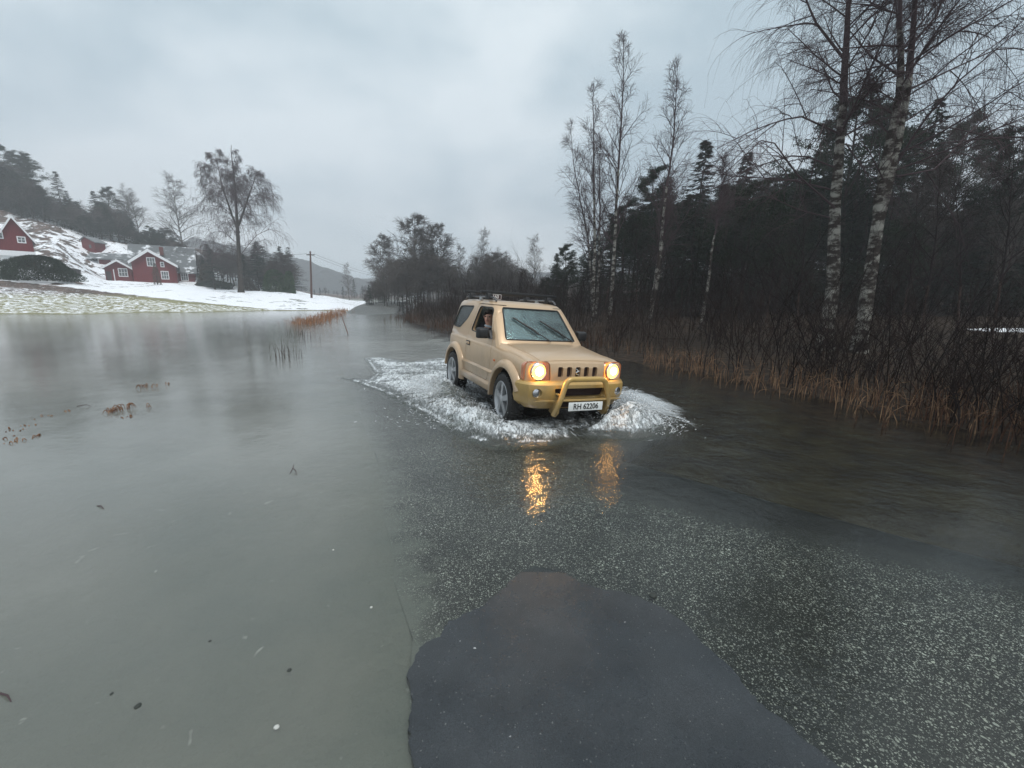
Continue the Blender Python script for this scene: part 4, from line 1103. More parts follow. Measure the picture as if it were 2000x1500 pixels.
# forked birch
c0 = gz(1690, 12.0)
limbsB = [([dep(1745, 330, 12), dep(1800, 240, 11.6), dep(1870, 160, 11.2), dep(1990, 60, 10.8)], .055),
          ([dep(1752, 345, 12), dep(1830, 330, 12.3), dep(1900, 250, 12.6), dep(2010, 170, 13)], .045),
          ([dep(1760, 150, 12), dep(1700, 110, 12.3), dep(1660, 60, 12.6)], .05),
          ([dep(1770, 100, 12), dep(1830, 30, 12), dep(1860, -60, 12)], .06),
          ([dep(1765, 180, 12), dep(1870, 130, 12.4), dep(1960, 90, 12.8), dep(2060, 110, 13)], .045),
          ([dep(1735, 370, 12), dep(1700, 300, 11.5), dep(1665, 250, 11.2)], .035)]
birch('birch_tree', [[c0, dep(1694, 560, 12), dep(1710, 430, 12), dep(1735, 330, 12), dep(1762, 180, 12), dep(1778, 40, 12), dep(1790, -180, 12)],
                     [dep(1716, 420, 12), dep(1726, 330, 11.9), dep(1746, 220, 11.9), dep(1756, 150, 11.8), dep(1752, 30, 11.7), dep(1740, -150, 11.6)]], .19, 2,
      'large forked birch leaning right with twin upper trunks, nearest the right edge', None, n1=18, n2=9, n3=6, n4=2, twig=.0024, l1=.26, droop=1.15, ang=62, limbs=limbsB, t0=.45, zsplit=.66)
# big crown reaching in from beyond the right edge
d0 = gz(2330, 12)
birch('birch_tree', [[d0, dep(2325, 300, 12), dep(2310, 60, 12), dep(2300, -300, 12)]], .17, 3, 'birch crown hanging into the upper right corner', None, n1=18, n2=8, n3=6, n4=2, twig=.0024, l1=.36, droop=1.0, t0=.4, ang=62)
# slender birches, pixels of foot / top
SL = [(1238, 24, 1220, 60, 1192, 660, .11, 'tallest slender birch in the group behind the car, crown above all the others', 24),
      (1160, 24, 1161, 150, 1160, 640, .095, 'slender birch standing directly above the right door mirror of the car', 0),
      (1185, 26, 1170, 260, 1166, 640, .08, 'thin birch close against the slender birch above the car mirror', 0),
      (1100, 26, 1112, 240, 1158, 560, .075, 'outermost slender birch leaning away to the left over the car roof', 0),
      (1300, 21, 1325, 120, 1270, 670, .10, 'pale birch leaning right whose lower stem curves beside a thinner one', 0),
      (1320, 22, 1310, 330, 1272, 640, .06, 'thin companion stem leaning beside the pale curved birch', 0),
      (1400, 20, 1412, 300, 1372, 640, .075, 'lone thin white birch before the dark spruces, left of the mottled trunk', 0)]
for i, (pxm, y, tx, ty, bx, by, r0, lab, _) in enumerate(SL):
    f0 = gz(bx, y); md = dep((tx + bx) / 2 + (pxm - (tx + bx) / 2) * .12 - 4, (ty + by) / 2, y)
    birch('birch_tree', [[f0, dep(bx + (tx - bx) * .25 + 2, by + (ty - by) * .3, y), dep(tx - (tx - bx) * .15, by + (ty - by) * .75, y), dep(tx, ty, y)]], r0, 20 + i, lab, 'slender birches behind the car',
          n1=34 if i in (0, 4) else 26, n2=8, n3=5, n4=0, l1=.16, droop=.15, ang=30, t0=.28 if i != 6 else .55, zsplit=.55, twig=.0042)
for i, (bx, y, tx, ty) in enumerate([(1385, 26, 1392, 470), (1330, 28, 1338, 420), (1245, 28, 1240, 400), (1180, 30, 1200, 420), (1450, 24, 1446, 430), (1560, 20, 1570, 380), (1500, 22, 1512, 420), (1810, 16, 1835, 300), (1880, 17, 1870, 330), (1950, 15, 1975, 260), (1765, 18, 1790, 350)]):
    f0 = gz(bx, y)
    birch('young_tree', [[f0, dep((bx + tx) / 2 + 3, (ty + 640) / 2, y), dep(tx, ty, y)]], .045, 60 + i, 'thin bare sapling standing in the undergrowth before the dark forest', 'bare saplings before the forest',
          n1=22, n2=6, n3=4, n4=0, l1=.22, droop=.1, ang=40, t0=.25, zsplit=.3, twig=.004, bark=BIRCH_TOP, tmat=TWIG_D)

# --- conifers: shared meshes
def spruce_mesh(seed, h=14., w=2.6, bare=.08, dens=1.):
    rd = np.random.default_rng(seed)
    P = np.stack([np.zeros(10), np.zeros(10), np.linspace(0, h, 10)], 1); P[:, :2] += rd.normal(size=(10, 2)) * .05
    tr = tubes(P[None], (.16 * (1 - np.linspace(0, 1, 10) * .93))[None], 7)
    nb = int(230 * dens); z = h * (bare + (1 - bare) * rd.random(nb) ** .9)
    L_ = w * (1 - (z / h) ** 1.3) ** .8 * (.55 + .6 * rd.random(nb)) + .15
    a = rd.random(nb) * 6.283
    K = 6; s = np.linspace(0, 1, K)
    X = (np.cos(a) * L_)[:, None] * s; Y = (np.sin(a) * L_)[:, None] * s
    Zb = z[:, None] + L_[:, None] * (.22 * (z / h)[:, None] * s - .42 * s ** 1.3 + .22 * s ** 3)
    BP = np.stack([X, Y, Zb], -1); br = tubes(BP, np.repeat((.02 * (1 - s * .7))[None], nb, 0), 3)
    nc = 26; ci = np.repeat(np.arange(nb), nc); t_ = rd.random(nb * nc) ** .7; q = t_ * (K - 1); i0 = np.minimum(q.astype(int), K - 2); fr = (q - i0)[:, None]
    c = BP[ci, i0] * (1 - fr) + BP[ci, i0 + 1] * fr
    dirb = nrm(BP[ci, i0 + 1] - BP[ci, i0]); side = nrm(np.cross(dirb, [0, 0, 1.])) * rd.choice([-1, 1], len(ci))[:, None]
    ln = (.20 + .28 * rd.random(len(ci))) * (1.1 - t_ * .5)
    tip = c + (dirb * .6 + side * .75 + np.array([0, 0, -.45]) + rd.normal(size=c.shape) * .22) * ln[:, None]
    wv = nrm(rd.normal(size=c.shape)) * .045
    V = np.stack([c - wv, c + wv, tip], 1).reshape(-1, 3); T = np.arange(len(V)).reshape(-1, 3)
    Vc, Fc = merge([br, (V, T)])
    return npmesh('trunk', *tr, BARK_D, True), npmesh('crown', Vc, Fc, SPRUCE)
def pine_mesh(seed, h=15., w=2.6, bare=.45):
    rd = np.random.default_rng(seed)
    P = np.stack([np.cumsum(rd.normal(size=12) * .06), np.cumsum(rd.normal(size=12) * .06), np.linspace(0, h, 12)], 1)
    R0 = (.19 * (1 - np.linspace(0, 1, 12) * .9))
    tr = tubes(P[None], R0[None], 8)
    B1, R1 = grow(P[None], R0[None], 46, bare, .99, lambda t_, pl: w * (1.35 - ((t_ - bare) / (1 - bare)) * 1.05), R_(74), .35, 7, .22, lambda l: .012 + l * .014, rd)
    B2, R2 = grow(B1, R1, 7, .35, 1, lambda t_, pl: pl * .33, R_(45), .3, 4, .3, lambda l: .012 + l * 0, rd)
    ends = np.concatenate([B2[:, -1], B2[:, 2], B1[:, -1], B1[:, 5]]); nc = 26
    c = np.repeat(ends, nc, 0) + rd.normal(size=(len(ends) * nc, 3)) * np.array([.16, .16, .08])
    d = nrm(rd.normal(size=c.shape) + np.array([0, 0, .35])) * (.16 + .16 * rd.random(len(c)))[:, None]; wv = nrm(rd.normal(size=c.shape)) * .035
    V = np.stack([c - wv, c + wv, c + d], 1).reshape(-1, 3); T = np.arange(len(V)).reshape(-1, 3)
    Vc, Fc = merge([tubes(B1, R1, 4), tubes(B2, R2, 3), (V, T)])
    return npmesh('trunk', *tr, BARK_D, True), npmesh('crown', Vc, Fc, PINE)
def bare_mesh(seed, h=14., l1=.30, ang=42, trop=.15, droop=.1, n=(30, 8, 7), tw=.012, r=.15, matc=None, t0=.25, n4=0):
    rd = np.random.default_rng(seed)
    P = np.stack([np.cumsum(rd.normal(size=12) * .07), np.cumsum(rd.normal(size=12) * .07), np.linspace(0, h, 12)], 1)
    R0 = r * (1 - np.linspace(0, 1, 12) * .92)
    B1, R1 = grow(P[None], R0[None], n[0], t0, .98, lambda t_, pl: h * l1 * (1.3 - t_), R_(ang), trop, 8, .2, lambda l: .02 + l * .012, rd)
    B2, R2 = grow(B1, R1, n[1], .2, 1, lambda t_, pl: pl * .42, R_(42), trop * .6, 6, .25, lambda l: .01 + l * .006, rd, droop)
    B3, R3 = grow(B2, R2, n[2], .2, 1, lambda t_, pl: pl * .5 + .25, R_(38), 0, 5, .25, lambda l: .008 + l * 0, rd, droop * 2)
    pc = [tubes(B1, R1, 5), tubes(B2, np.maximum(R2, tw), 3), tubes(B3, np.maximum(R3, tw * .8), 3)]
    if n4:
        B4, R4 = grow(B3, R3, n4, .2, 1, lambda t_, pl: pl * .6 + .3, R_(30), 0, 5, .2, lambda l: .008 + l * 0, rd, droop * 4)
        pc.append(tubes(B4, np.maximum(R4, tw * .7), 3))
    Vc, Fc = merge(pc)
    return npmesh('trunk', *tubes(P[None], R0[None], 7), matc or BARK_D, True), npmesh('crown', Vc, Fc, TWIG_G)
SPR = [(spruce_mesh(100 + i, 14., w_), 14.) for i, w_ in enumerate((2.3, 2.9, 3.4))]
PIN = [(pine_mesh(200 + i, 15., 2.7, b_), 15.) for i, b_ in enumerate((.40, .50, .32))]
BAR = [(bare_mesh(300 + i, 14.), 14.) for i in range(3)]
BRW = [(bare_mesh(310 + i, 14., l1=.22, matc=BIRCH, r=.12, n=(34, 7, 6)), 14.) for i in range(2)]
ALD = [(bare_mesh(320 + i, 15., l1=.24, ang=60, n=(44, 9, 9), tw=.022, t0=.3), 15.) for i in range(2)]
KIND = dict(s=('spruce_tree', SPR), p=('pine_tree', PIN), b=('bare_tree', BAR), w=('birch_tree', BRW), a=('alder_tree', ALD))
def put(kind, px, top, y, label, group, wide=1., var=None):
    nm, L_ = KIND[kind]
    (ms, h0) = L_[(var if var is not None else random.randrange(99)) % len(L_)]
    b = dep(px, top, y); gz_ = H(b.x, y)
    h = max(b.z - gz_, 2.)
    # straight trees lean with the picture's perspective: foot at the same ground x as the top
    s = h / h0
    return tree_obj(nm, ms, (b.x, y, gz_ - .1), label, 'tree', group, (s * wide, s * wide, s), random.uniform(0, 6.28))
GF = 'dark conifers of the wood on the right'
named = [
 ('s', 1088, 492, 34, 'small dark spruce just above the car roof, left of the slender birches'),
 ('p', 1105, 478, 38, 'dense bushy pine between the car roof and the slender birches'),
 ('p', 1275, 330, 34, 'dark pine with ragged rounded top behind the leaning pale birch'),
 ('s', 1380, 272, 38, 'tall pointed spruce rising above the wood, left of the mottled birch'),
 ('s', 1462, 296, 42, 'second pointed spruce top, right of the tallest pointed spruce'),
 ('s', 1500, 345, 44, 'short spruce top in the dip of the wood'),
 ('p', 1688, 182, 30, 'tall pine whose dark round head shows between the two large birches'),
 ('s', 1600, 300, 34, 'broad dark spruce right behind the mottled birch trunk'),
 ('s', 1838, 188, 30, 'tall green spruce right of the forked birch'),
 ('p', 1780, 260, 32, 'flat topped pine partly hidden behind the forked birch'),
 ('p', 1900, 235, 34, 'open pine with bare lower stem near the right edge'),
 ('p', 1990, 250, 26, 'green pine cut by the right edge of the picture'),
 ('s', 1545, 335, 38, 'dark spruce left of the mottled birch trunk'),
 ('p', 1225, 400, 32, 'ragged pine between the tallest slender birch and the leaning one')]
for k, px, top, y, lab in named: put(k, px, top, y, lab, GF, (.9 if px > 1750 else 1.2))
# the mass of the wood
lab = 'dark conifer crowded into the wood behind the birches'
prof = lambda px: np.interp(px, [1060, 1120, 1200, 1260, 1330, 1420, 1500, 1600, 1700, 1800, 1900, 2000, 2150], [520, 500, 430, 385, 380, 345, 345, 330, 330, 385, 400, 340, 330])
for i in range(118):
    px = 1065 + (2200 - 1065) * ((i * .6180339) % 1); y = random.choice([26, 30, 34, 38, 44, 50, 56]) + random.uniform(-2, 2)
    if px < 1300: y += 6
    top = prof(px) + random.uniform(0, 110) * (1 if i % 2 else .35)
    put(random.choice('ssspp'), px, top, y, lab, GF, random.uniform(1.25, 1.7))
for i in range(6):
    px = 1760 + 300 * random.random(); put('b', px, 250 + 150 * random.random(), random.uniform(22, 34), 'bare grey tree among the conifers on the right', 'bare trees within the wood on the right', .9)

# centre: the far side of the road
GC = 'trees lining the far bend of the road'
for k, px, top, y, lab in [
 ('a', 748, 463, 82, 'leftmost tall grey tree of the roadside clump beyond the bend'),
 ('a', 812, 421, 74, 'tallest dark grey tree of the roadside clump beyond the bend'),
 ('a', 852, 440, 78, 'bushy grey tree right of the tallest one in the roadside clump'),
 ('w', 806, 470, 70, 'white stemmed birch inside the roadside clump'),
 ('w', 900, 480, 66, 'thin reddish stemmed tree rising left of the car roof'),
 ('w', 938, 450, 84, 'pale bare birch standing above the low spruces behind the car'),
 ('w', 1046, 464, 80, 'slim pale grey birch alone left of the right-hand wood'),
 ('w', 748, 560, 92, 'small pale birch at the foot of the roadside clump'),
 ('s', 690, 545, 150, 'small hazy spruce beside the distant birch'),
 ('w', 678, 516, 120, 'small distant hazy birch where the road vanishes')]: put(k, px, top, y, lab, GC, 1.15 if k == 'a' else 1.)
for i in range(84):
    px = 715 + (1085 - 715) * ((i * .6180339) % 1); y = random.uniform(64, 92)
    top = np.interp(px, [715, 760, 812, 870, 900, 940, 985, 1030, 1085], [560, 510, 490, 500, 512, 492, 492, 530, 540]) + random.uniform(0, 34)
    put(random.choice('sabab'), px, top, y, 'dark tree packed into the far roadside wood', GC, random.uniform(1.1, 1.6))
for i in range(26):
    px = 590 + 190 * ((i * .6180339) % 1); put(random.choice('sbb'), px, 568 + random.uniform(-14, 10), random.uniform(125, 190), 'hazy small tree in the far valley', 'hazy trees in the far valley', 1.3)

# left: slope wood
GL_ = 'trees on the wooded slope behind the farm'
for k, px, top, y, lab in [
 ('p', 12, 288, 118, 'tall pine at the left edge of the picture on the slope'),
 ('p', 45, 302, 116, 'second tall pine from the left edge on the slope'),
 ('s', 107, 334, 112, 'pointed spruce standing above the snowy slope, right of the tall pines'),
 ('s', 128, 372, 110, 'smaller spruce right of the pointed one above the snowy slope'),
 ('s', 180, 372, 112, 'broad dark spruce above the middle of the snowy slope'),
 ('p', 205, 366, 116, 'pine with a round top right of the broad dark spruce'),
 ('b', 240, 368, 112, 'pale bare tree among the pines on the slope'),
 ('b', 258, 385, 112, 'low bare tree right of the pale one on the slope'),
 ('w', 338, 346, 108, 'tall pale bare birch rising behind the main house'),
 ('s', 545, 480, 100, 'last spruce of the slope wood, left of the utility pole'),
 ('s', 562, 482, 104, 'narrow spruce end tree by the far hill'),
 ('s', 500, 470, 98, 'spruce behind the round shrub')]: put(k, px, top, y, lab, GL_, 1.3)
for i in range(200):
    px = -60 + 630 * ((i * .6180339) % 1)
    if px > 330 and i % 2: continue
    top = np.interp(px, [-60, 0, 60, 100, 150, 200, 260, 310, 360, 420, 480, 520, 570], [300, 325, 350, 385, 392, 398, 425, 445, 462, 480, 492, 500, 512]) + random.uniform(-4, 32)
    y = random.uniform(101, 112) if px < 330 else random.uniform(93, 104)
    put(random.choice('ssspb' if px < 330 else 'sbabb'), px, top, y, 'dark tree crowded on the slope behind the farm', GL_, random.uniform(1.7, 2.4))

for i in range(9):
    px = 395 + 165 * ((i * .6180339) % 1); put(random.choice('baasb'), px, np.interp(px, [395, 450, 500, 560], [486, 478, 474, 500]) + random.uniform(-4, 22), random.uniform(84, 94), 'dark tree crowded on the slope behind the farm', GL_, random.uniform(1.5, 2.1))
# the great weeping birch in the garden
gb = dep(471, 571, 74); gb.z = H(gb.x, 74) - .2
birch('weeping_birch', [[gb, dep(466, 480, 74), dep(462, 400, 74), dep(458, 340, 74), dep(452, 283, 74)],
      [dep(467, 455, 74), dep(452, 420, 74), dep(435, 370, 73.5), dep(420, 295, 73)], [dep(466, 440, 74), dep(480, 400, 74.5), dep(496, 350, 75), dep(500, 330, 75)]], .42, 5,
      'great weeping birch rising from the snowy garden right of the main house', None, n1=26, n2=10, n3=6, n4=3, l1=.185, droop=1.7, ang=62, t0=.22, zsplit=.55, twig=.0095, bark=BARK_D, tmat=TWIG, side=.45,
      limbs=[([dep(469, 480, 74), dep(440, 455, 74), dep(412, 445, 74), dep(398, 462, 74)], .07), ([dep(469, 520, 74), dep(445, 495, 74), dep(430, 490, 74), dep(420, 500, 74)], .05), ([dep(468, 500, 74), dep(500, 460, 74), dep(530, 445, 74), dep(548, 462, 74)], .10), ([dep(464, 430, 74), dep(430, 400, 74), dep(400, 385, 74), dep(388, 405, 74)], .10), ([dep(462, 420, 74), dep(500, 380, 74), dep(518, 375, 74), dep(522, 395, 74)], .10)])

# shrubs
def shrub_mesh(seed, w, d, h, n, leaf, mt, power=2.2, name='foliage'):
    rd = np.random.default_rng(seed)
    a = rd.random(n) * 6.283; zz = rd.random(n); rr = (1 - np.abs(zz) ** power) ** .5 * (.55 + .5 * rd.random(n) ** .5)
    bump_ = 1 + .18 * np.sin(a * 3 + seed) * np.cos(zz * 5) + .1 * np.sin(a * 7)
    c = np.stack([np.cos(a) * rr * w * bump_, np.sin(a) * rr * d * bump_, zz * h], 1)
    dd = nrm(np.stack([np.cos(a), np.sin(a), .8 + 0 * a], 1) + rd.normal(size=c.shape) * .5) * leaf; wv = nrm(rd.normal(size=c.shape)) * leaf * .35
    V = np.stack([c - wv, c + wv, c + dd], 1).reshape(-1, 3)
    return npmesh(name, V, np.arange(len(V)).reshape(-1, 3), mt)
ARB = vmat('arborvitae_green', (.028, .062, .024), (.065, .11, .045), 1.2, .8, spec=.15)
YEW = vmat('hedge_green', (.006, .018, .008), (.018, .034, .014), 1.2, .8, spec=.15)
BRS = vmat('brown_shrub', (.05, .045, .035), (.10, .085, .065), 2, .9, spec=.1)
def ghit(px, py, lo=30):
    y = lo
    while y < 120:
        v = dep(px, py, y)
        if v.z < H(v.x, y): return y
        y += .5
    return 80
def shrub(name, px, py, y, w, d, h, mt, label, power=2.2, n=9000, leaf=.22, grp=None):
    y = min(max(ghit(px, py), y - 9), y + 9); r = dep(px, py, y); r.z = H(r.x, y) - .1; e_ = empty(name, r)
    link('foliage', shrub_mesh(int(px), w, d, h, n, leaf, mt, power), e_)
    V, F_ = tubes(np.array([[[0, 0, -.1], [0, 0, h * .35], [.05, 0, h * .8]]]), np.array([[.1, .07, .02]]), 6); link('stem', npmesh('stem', V, F_, BARK_D), e_)
    tag(e_, label, 'shrub', grp)
shrub('garden_shrub', 538, 570, 74, 1.9, 1.7, 4.3, ARB, 'round topped evergreen shrub, the wider one left of the utility pole', 3)
shrub('garden_shrub', 567, 571, 74, .75, .75, 4.2, ARB, 'narrow evergreen column between the round shrub and the utility pole', 4)
shrub('garden_hedge', 76, 548, 56, 4.6, 2.0, 3.2, YEW, 'large dark evergreen bush in front of the barn', 2.5, 16000, .2)
shrub('garden_shrub', 405, 556, 80, 1.5, 1.5, 4.6, BRS, 'dark conical shrub at the right end of the main house', 1.3)
shrub('garden_hedge', 418, 562, 79, 3.6, 1.0, 1.5, YEW, 'low dark hedge between the conical shrub and the weeping birch', 3)
shrub('garden_shrub', 484, 568, 78, 1.5, 1.5, 2.6, BRS, 'small triangular shrub right of the weeping birch foot', 1.1, 5000)
shrub('garden_shrub', 308, 556, 82, .5, .5, 3.6, BRS, 'thin brown bush against the main house gable', 1.5, 1200, .14)

# undergrowth along the right bank: nobody could count it
def stems_along(n, ylo, yhi, dlo, dhi, hlo, hhi, lean, seed, r):
    rd = np.random.default_rng(seed)
    cl = np.concatenate([[0], np.cumsum(np.hypot(*np.diff(SHORE, axis=0).T))])
    tt = rd.uniform(cl[1], cl[-1], n * 4) if False else cl[1] + (cl[-1] - cl[1]) * rd.random(n * 4) ** 1.3
    x = np.interp(tt, cl, SHORE[:, 0]); y = np.interp(tt, cl, SHORE[:, 1]); x2 = np.interp(tt + .3, cl, SHORE[:, 0]); y2 = np.interp(tt + .3, cl, SHORE[:, 1])
    nx_, ny_ = (y2 - y), -(x2 - x); ln = np.hypot(nx_, ny_) + 1e-6
    off = dlo + (dhi - dlo) * rd.random(n * 4)
    clump = vnoise(x * 3 + 50, y * 3, 1.7)
    x = x + nx_ / ln * off; y = y + ny_ / ln * off
    k = (y > ylo) & (y < yhi) & (clump > .25 * rd.random(n * 4) + .12); x, y = x[k][:n], y[k][:n]; n = len(x)
    h = rd.uniform(hlo, hhi, n) * (.6 + .8 * vnoise(x, y, 2.3))
    z = Hn(x, y); K = 5; s = np.linspace(0, 1, K)
    dx, dy = rd.normal(size=n) * lean, rd.normal(size=n) * lean
    P = np.stack([x[:, None] + dx[:, None] * (s ** 1.5) * h[:, None], y[:, None] + dy[:, None] * s ** 1.5 * h[:, None], z[:, None] - .05 + s * h[:, None] * (1 - .25 * lean * s)], -1)
    return P, np.repeat((r * (1 - .7 * s))[None], n, 0), rd
P, Rr, rd = stems_along(1500, -2, 45, .05, 7.0, .5, 1.9, .32, 5, .009)
B1, R1 = grow(P, Rr, 6, .2, 1, lambda t_, pl: pl * .42, R_(34), .12, 4, .2, lambda l: .006 + l * 0, rd)
B2, R2 = grow(B1, R1, 3, .2, 1, lambda t_, pl: pl * .5, R_(34), .05, 3, .2, lambda l: .005 + l * 0, rd)
V, F_ = merge([tubes(P, Rr, 4), tubes(B1, R1, 3), tubes(B2, R2, 3)])
o = link('undergrowth', npmesh('undergrowth', V, F_, vmat('brush_bark', (.012, .008, .007), (.045, .031, .026), 1.5, .9, spec=.1))); o['kind'] = 'stuff'; o['label'] = 'dark tangle of bare twigs along the right bank'
# taller willow scrub behind
P, Rr, rd = stems_along(900, -2, 60, 3.5, 14.0, 1.4, 3.4, .2, 8, .014)
B1, R1 = grow(P, Rr, 9, .2, 1, lambda t_, pl: pl * .30, R_(34), .2, 4, .2, lambda l: .009 + l * 0, rd)
B2, R2 = grow(B1, R1, 4, .2, 1, lambda t_, pl: pl * .5, R_(34), .05, 3, .2, lambda l: .008 + l * 0, rd)
V, F_ = merge([tubes(P, Rr, 4), tubes(B1, R1, 3), tubes(B2, R2, 3)])
o = link('undergrowth', npmesh('undergrowth', V, F_, vmat('scrub_bark', (.010, .007, .007), (.030, .021, .020), .7, .9, spec=.1))); o['kind'] = 'stuff'; o['label'] = 'taller brown scrub filling the space below the wood'
P, Rr, rd = stems_along(520, 2.2, 9.5, .1, 3.2, 1.0, 2.7, .22, 18, .010)
B1, R1 = grow(P, Rr, 8, .1, 1, lambda t_, pl: pl * .38, R_(36), .15, 4, .2, lambda l: .006 + l * 0, rd)
B2, R2 = grow(B1, R1, 4, .15, 1, lambda t_, pl: pl * .5, R_(34), .05, 3, .2, lambda l: .004 + l * 0, rd)
V, F_ = merge([tubes(P, Rr, 4), tubes(B1, R1, 3), tubes(B2, R2, 3)])
o = link('undergrowth', npmesh('undergrowth', V, F_, vmat('thicket_bark', (.008, .006, .006), (.028, .02, .018), .9, .9, spec=.1))); o['kind'] = 'stuff'; o['label'] = 'dark thicket of bare stems at the near right water edge'
# tan reeds and grass blades with bent tips
def reeds(name, pts, n, spread, h, label, c1, c2, seed, w=.012, bend=.5, z0=None):
    rd = np.random.default_rng(seed); pts = np.array(pts)
    k = rd.integers(0, len(pts), n); xy = pts[k] + rd.normal(size=(n, 2)) * spread
    if z0 is None: xy = xy[vnoise(xy[:, 0] + 9, xy[:, 1], 1.3) > .42]; n = len(xy)
    z = Hn(xy[:, 0], xy[:, 1]) if z0 is None else np.full(n, z0)
    K = 5; s = np.linspace(0, 1, K); hh = h * (.45 + .8 * rd.random(n)); a = rd.random(n) * 6.283; bd = bend * rd.random(n) ** 1.5
    P = np.stack([xy[:, :1] + (np.cos(a) * bd * hh)[:, None] * s ** 2, xy[:, 1:] + (np.sin(a) * bd * hh)[:, None] * s ** 2, z[:, None] - .03 + hh[:, None] * (s - bd[:, None] * .6 * s ** 3)], -1)
    V, F_ = tubes(P, np.repeat((w * np.array([.7, 1, .9, .6, .15]))[None], n, 0), 3)
    o = link(name, npmesh(name, V, F_, vmat(name, c1, c2, 5, .8, spec=.2))); o['kind'] = 'stuff'; o['label'] = label
sh = []
for (x0, y0), (x1, y1) in zip(SHORE[:-1], SHORE[1:]):
    for q in np.linspace(0, 1, 10): sh.append((x0 + (x1 - x0) * q + .35, y0 + (y1 - y0) * q + .1))
sh = [q for q in sh if -1 < q[1] < 40]
reeds('reeds', [q for q in sh if 5.2 < q[1] < 13], 620, .40, .50, 'tan broken reeds standing in the water edge', (.08, .04, .025), (.30, .19, .11), 31, .006, .8)
reeds('reeds', [(q[0] + 1.2, q[1] + .5) for q in sh if 3 < q[1] < 16], 900, 1.0, .5, 'rust brown grass behind the reeds', (.018, .012, .009), (.065, .042, .028), 32, .007, .5)
reeds('reeds', [(q[0] + .6, q[1]) for q in sh if 14 < q[1]], 1200, .9, .6, 'brown grass along the far right bank', (.035, .020, .014), (.10, .055, .036), 33, .016, .4)
reeds('reeds', [(q[0] + .4, q[1]) for q in sh if q[1] < 6], 900, .6, .6, 'dark dead grass at the near right bank', (.03, .015, .010), (.12, .06, .035), 34, .006, .7)
fl = []
for px, py in [(590, 628), (605, 626), (620, 622), (635, 617), (648, 612), (660, 606), (668, 602), (640, 612)]:
    v = at(px, py + 6, 0); fl.append((v.x, v.y))
reeds('reeds', fl, 700, .55, .6, 'rusty grass tuft on the flooded road verge', (.16, .07, .035), (.38, .20, .11), 35, .012, .9, -.02)
dk = [tuple(at(px, py, 0))[:2] for px, py in [(545, 700), (556, 705), (575, 655), (590, 660), (610, 665), (560, 690)]]
reeds('reeds', dk, 46, .22, .5, 'sparse dark stalks sticking out of the flooded field', (.03, .025, .02), (.08, .06, .05), 36, .007, .5, -.02)
# dead weed clumps in the water at left: each a thing
LEAF = vmat('dead_leaf', (.10, .035, .02), (.28, .16, .09), 14, .8)
def clump(px, py, r, h, n, seed, label, flat=.2):
    n = max(3, int(n * .55)); rd = np.random.default_rng(seed); b = at(px, py, 0)
    K = 6; s = np.linspace(0, 1, K); a = rd.random(n) * 6.283; rr = r * rd.random(n) ** .5
    x0, y0 = np.cos(a) * rr, np.sin(a) * rr; a2 = a + rd.normal(size=n) * .8; hh = h * 1.5 * (.5 + .6 * rd.random(n))
    P = np.stack([x0[:, None] + np.cos(a2)[:, None] * hh[:, None] * (.38 * s ** 1.6), y0[:, None] + np.sin(a2)[:, None] * hh[:, None] * .38 * s ** 1.6, -.02 + hh[:, None] * (s * 1.5 - s ** 2.2 * (1.35 + .2 * flat))], -1)
    V, F_ = tubes(P, np.repeat((np.array([.002, .004, .006, .007, .005, .001]))[None], n, 0), 3)
    o = link('dead_weed', npmesh('dead_weed', V, F_, LEAF), None, b); tag(o, label, 'plant', 'dead weed clumps in the flooded field')
for i, (px, py, r, h, n, lab) in enumerate([(216, 806, .05, .12, 26, 'dead brown weed clump, left one of the close pair in the flood'), (245, 800, .06, .15, 26, 'tallest dead weed clump, right one of the close pair in the flood'), (247, 815, .05, .06, 16, 'pale bent stalks lying just below the tallest weed clump'),
      (289, 797, .02, .13, 7, 'single thin weed right of the close pair of clumps'), (292, 756, .13, .12, 20, 'greyish row of bent stalks farther out in the flood'), (326, 752, .02, .12, 3, 'lone curved stalk right of the greyish row'), (132, 803, .03, .05, 12, 'small dark red leaf knot left of the weed clumps'),
      (80, 815, .10, .05, 18, 'low floating leaf clump between the red knot and the left edge'), (48, 836, .16, .05, 26, 'orange brown leaf clump floating near the left edge'), (22, 858, .20, .06, 34, 'largest floating leaf clump at the left edge'), (8, 868, .1, .05, 14, 'leaf scraps cut by the left edge')]):
    clump(px, py, r, h, n, 70 + i, lab)
# twigs on the surface
def twig(px, py, pts, label, r=.004):
    b = at(px, py, 0); bm = bmesh.new()
    for path in pts: add_tube(bm, [Vector(q) for q in path], [r] * (len(path) - 1) + [r * .5], 5)
    o = bm_obj('twig', bm, TWIG); o.location = b; tag(o, label, 'twig', 'twigs lying in the flood')
twig(565, 925, [[(0, 0, -.01), (.01, .05, .03), (-.005, .1, .05)], [(.01, .05, .03), (.05, .02, .02), (.08, -.03, .0)]], 'forked black twig poking out of the calm water in mid field')
twig(195, 992, [[(-.05, .03, .0), (.0, .01, .012), (.05, -.02, .0)]], 'short curved twig in the calm water left of the forked twig')
twig(160, 795, [[(-.1, .03, .0), (-.03, .0, .02), (.05, .02, .03), (.08, .05, .0)]], 'thin twig beside the dark red leaf knot', .005)
twig(10, 1368, [[(-.06, .03, .0), (.0, .01, .012), (.03, -.005, .0)]], 'dark twig at the lower left edge')
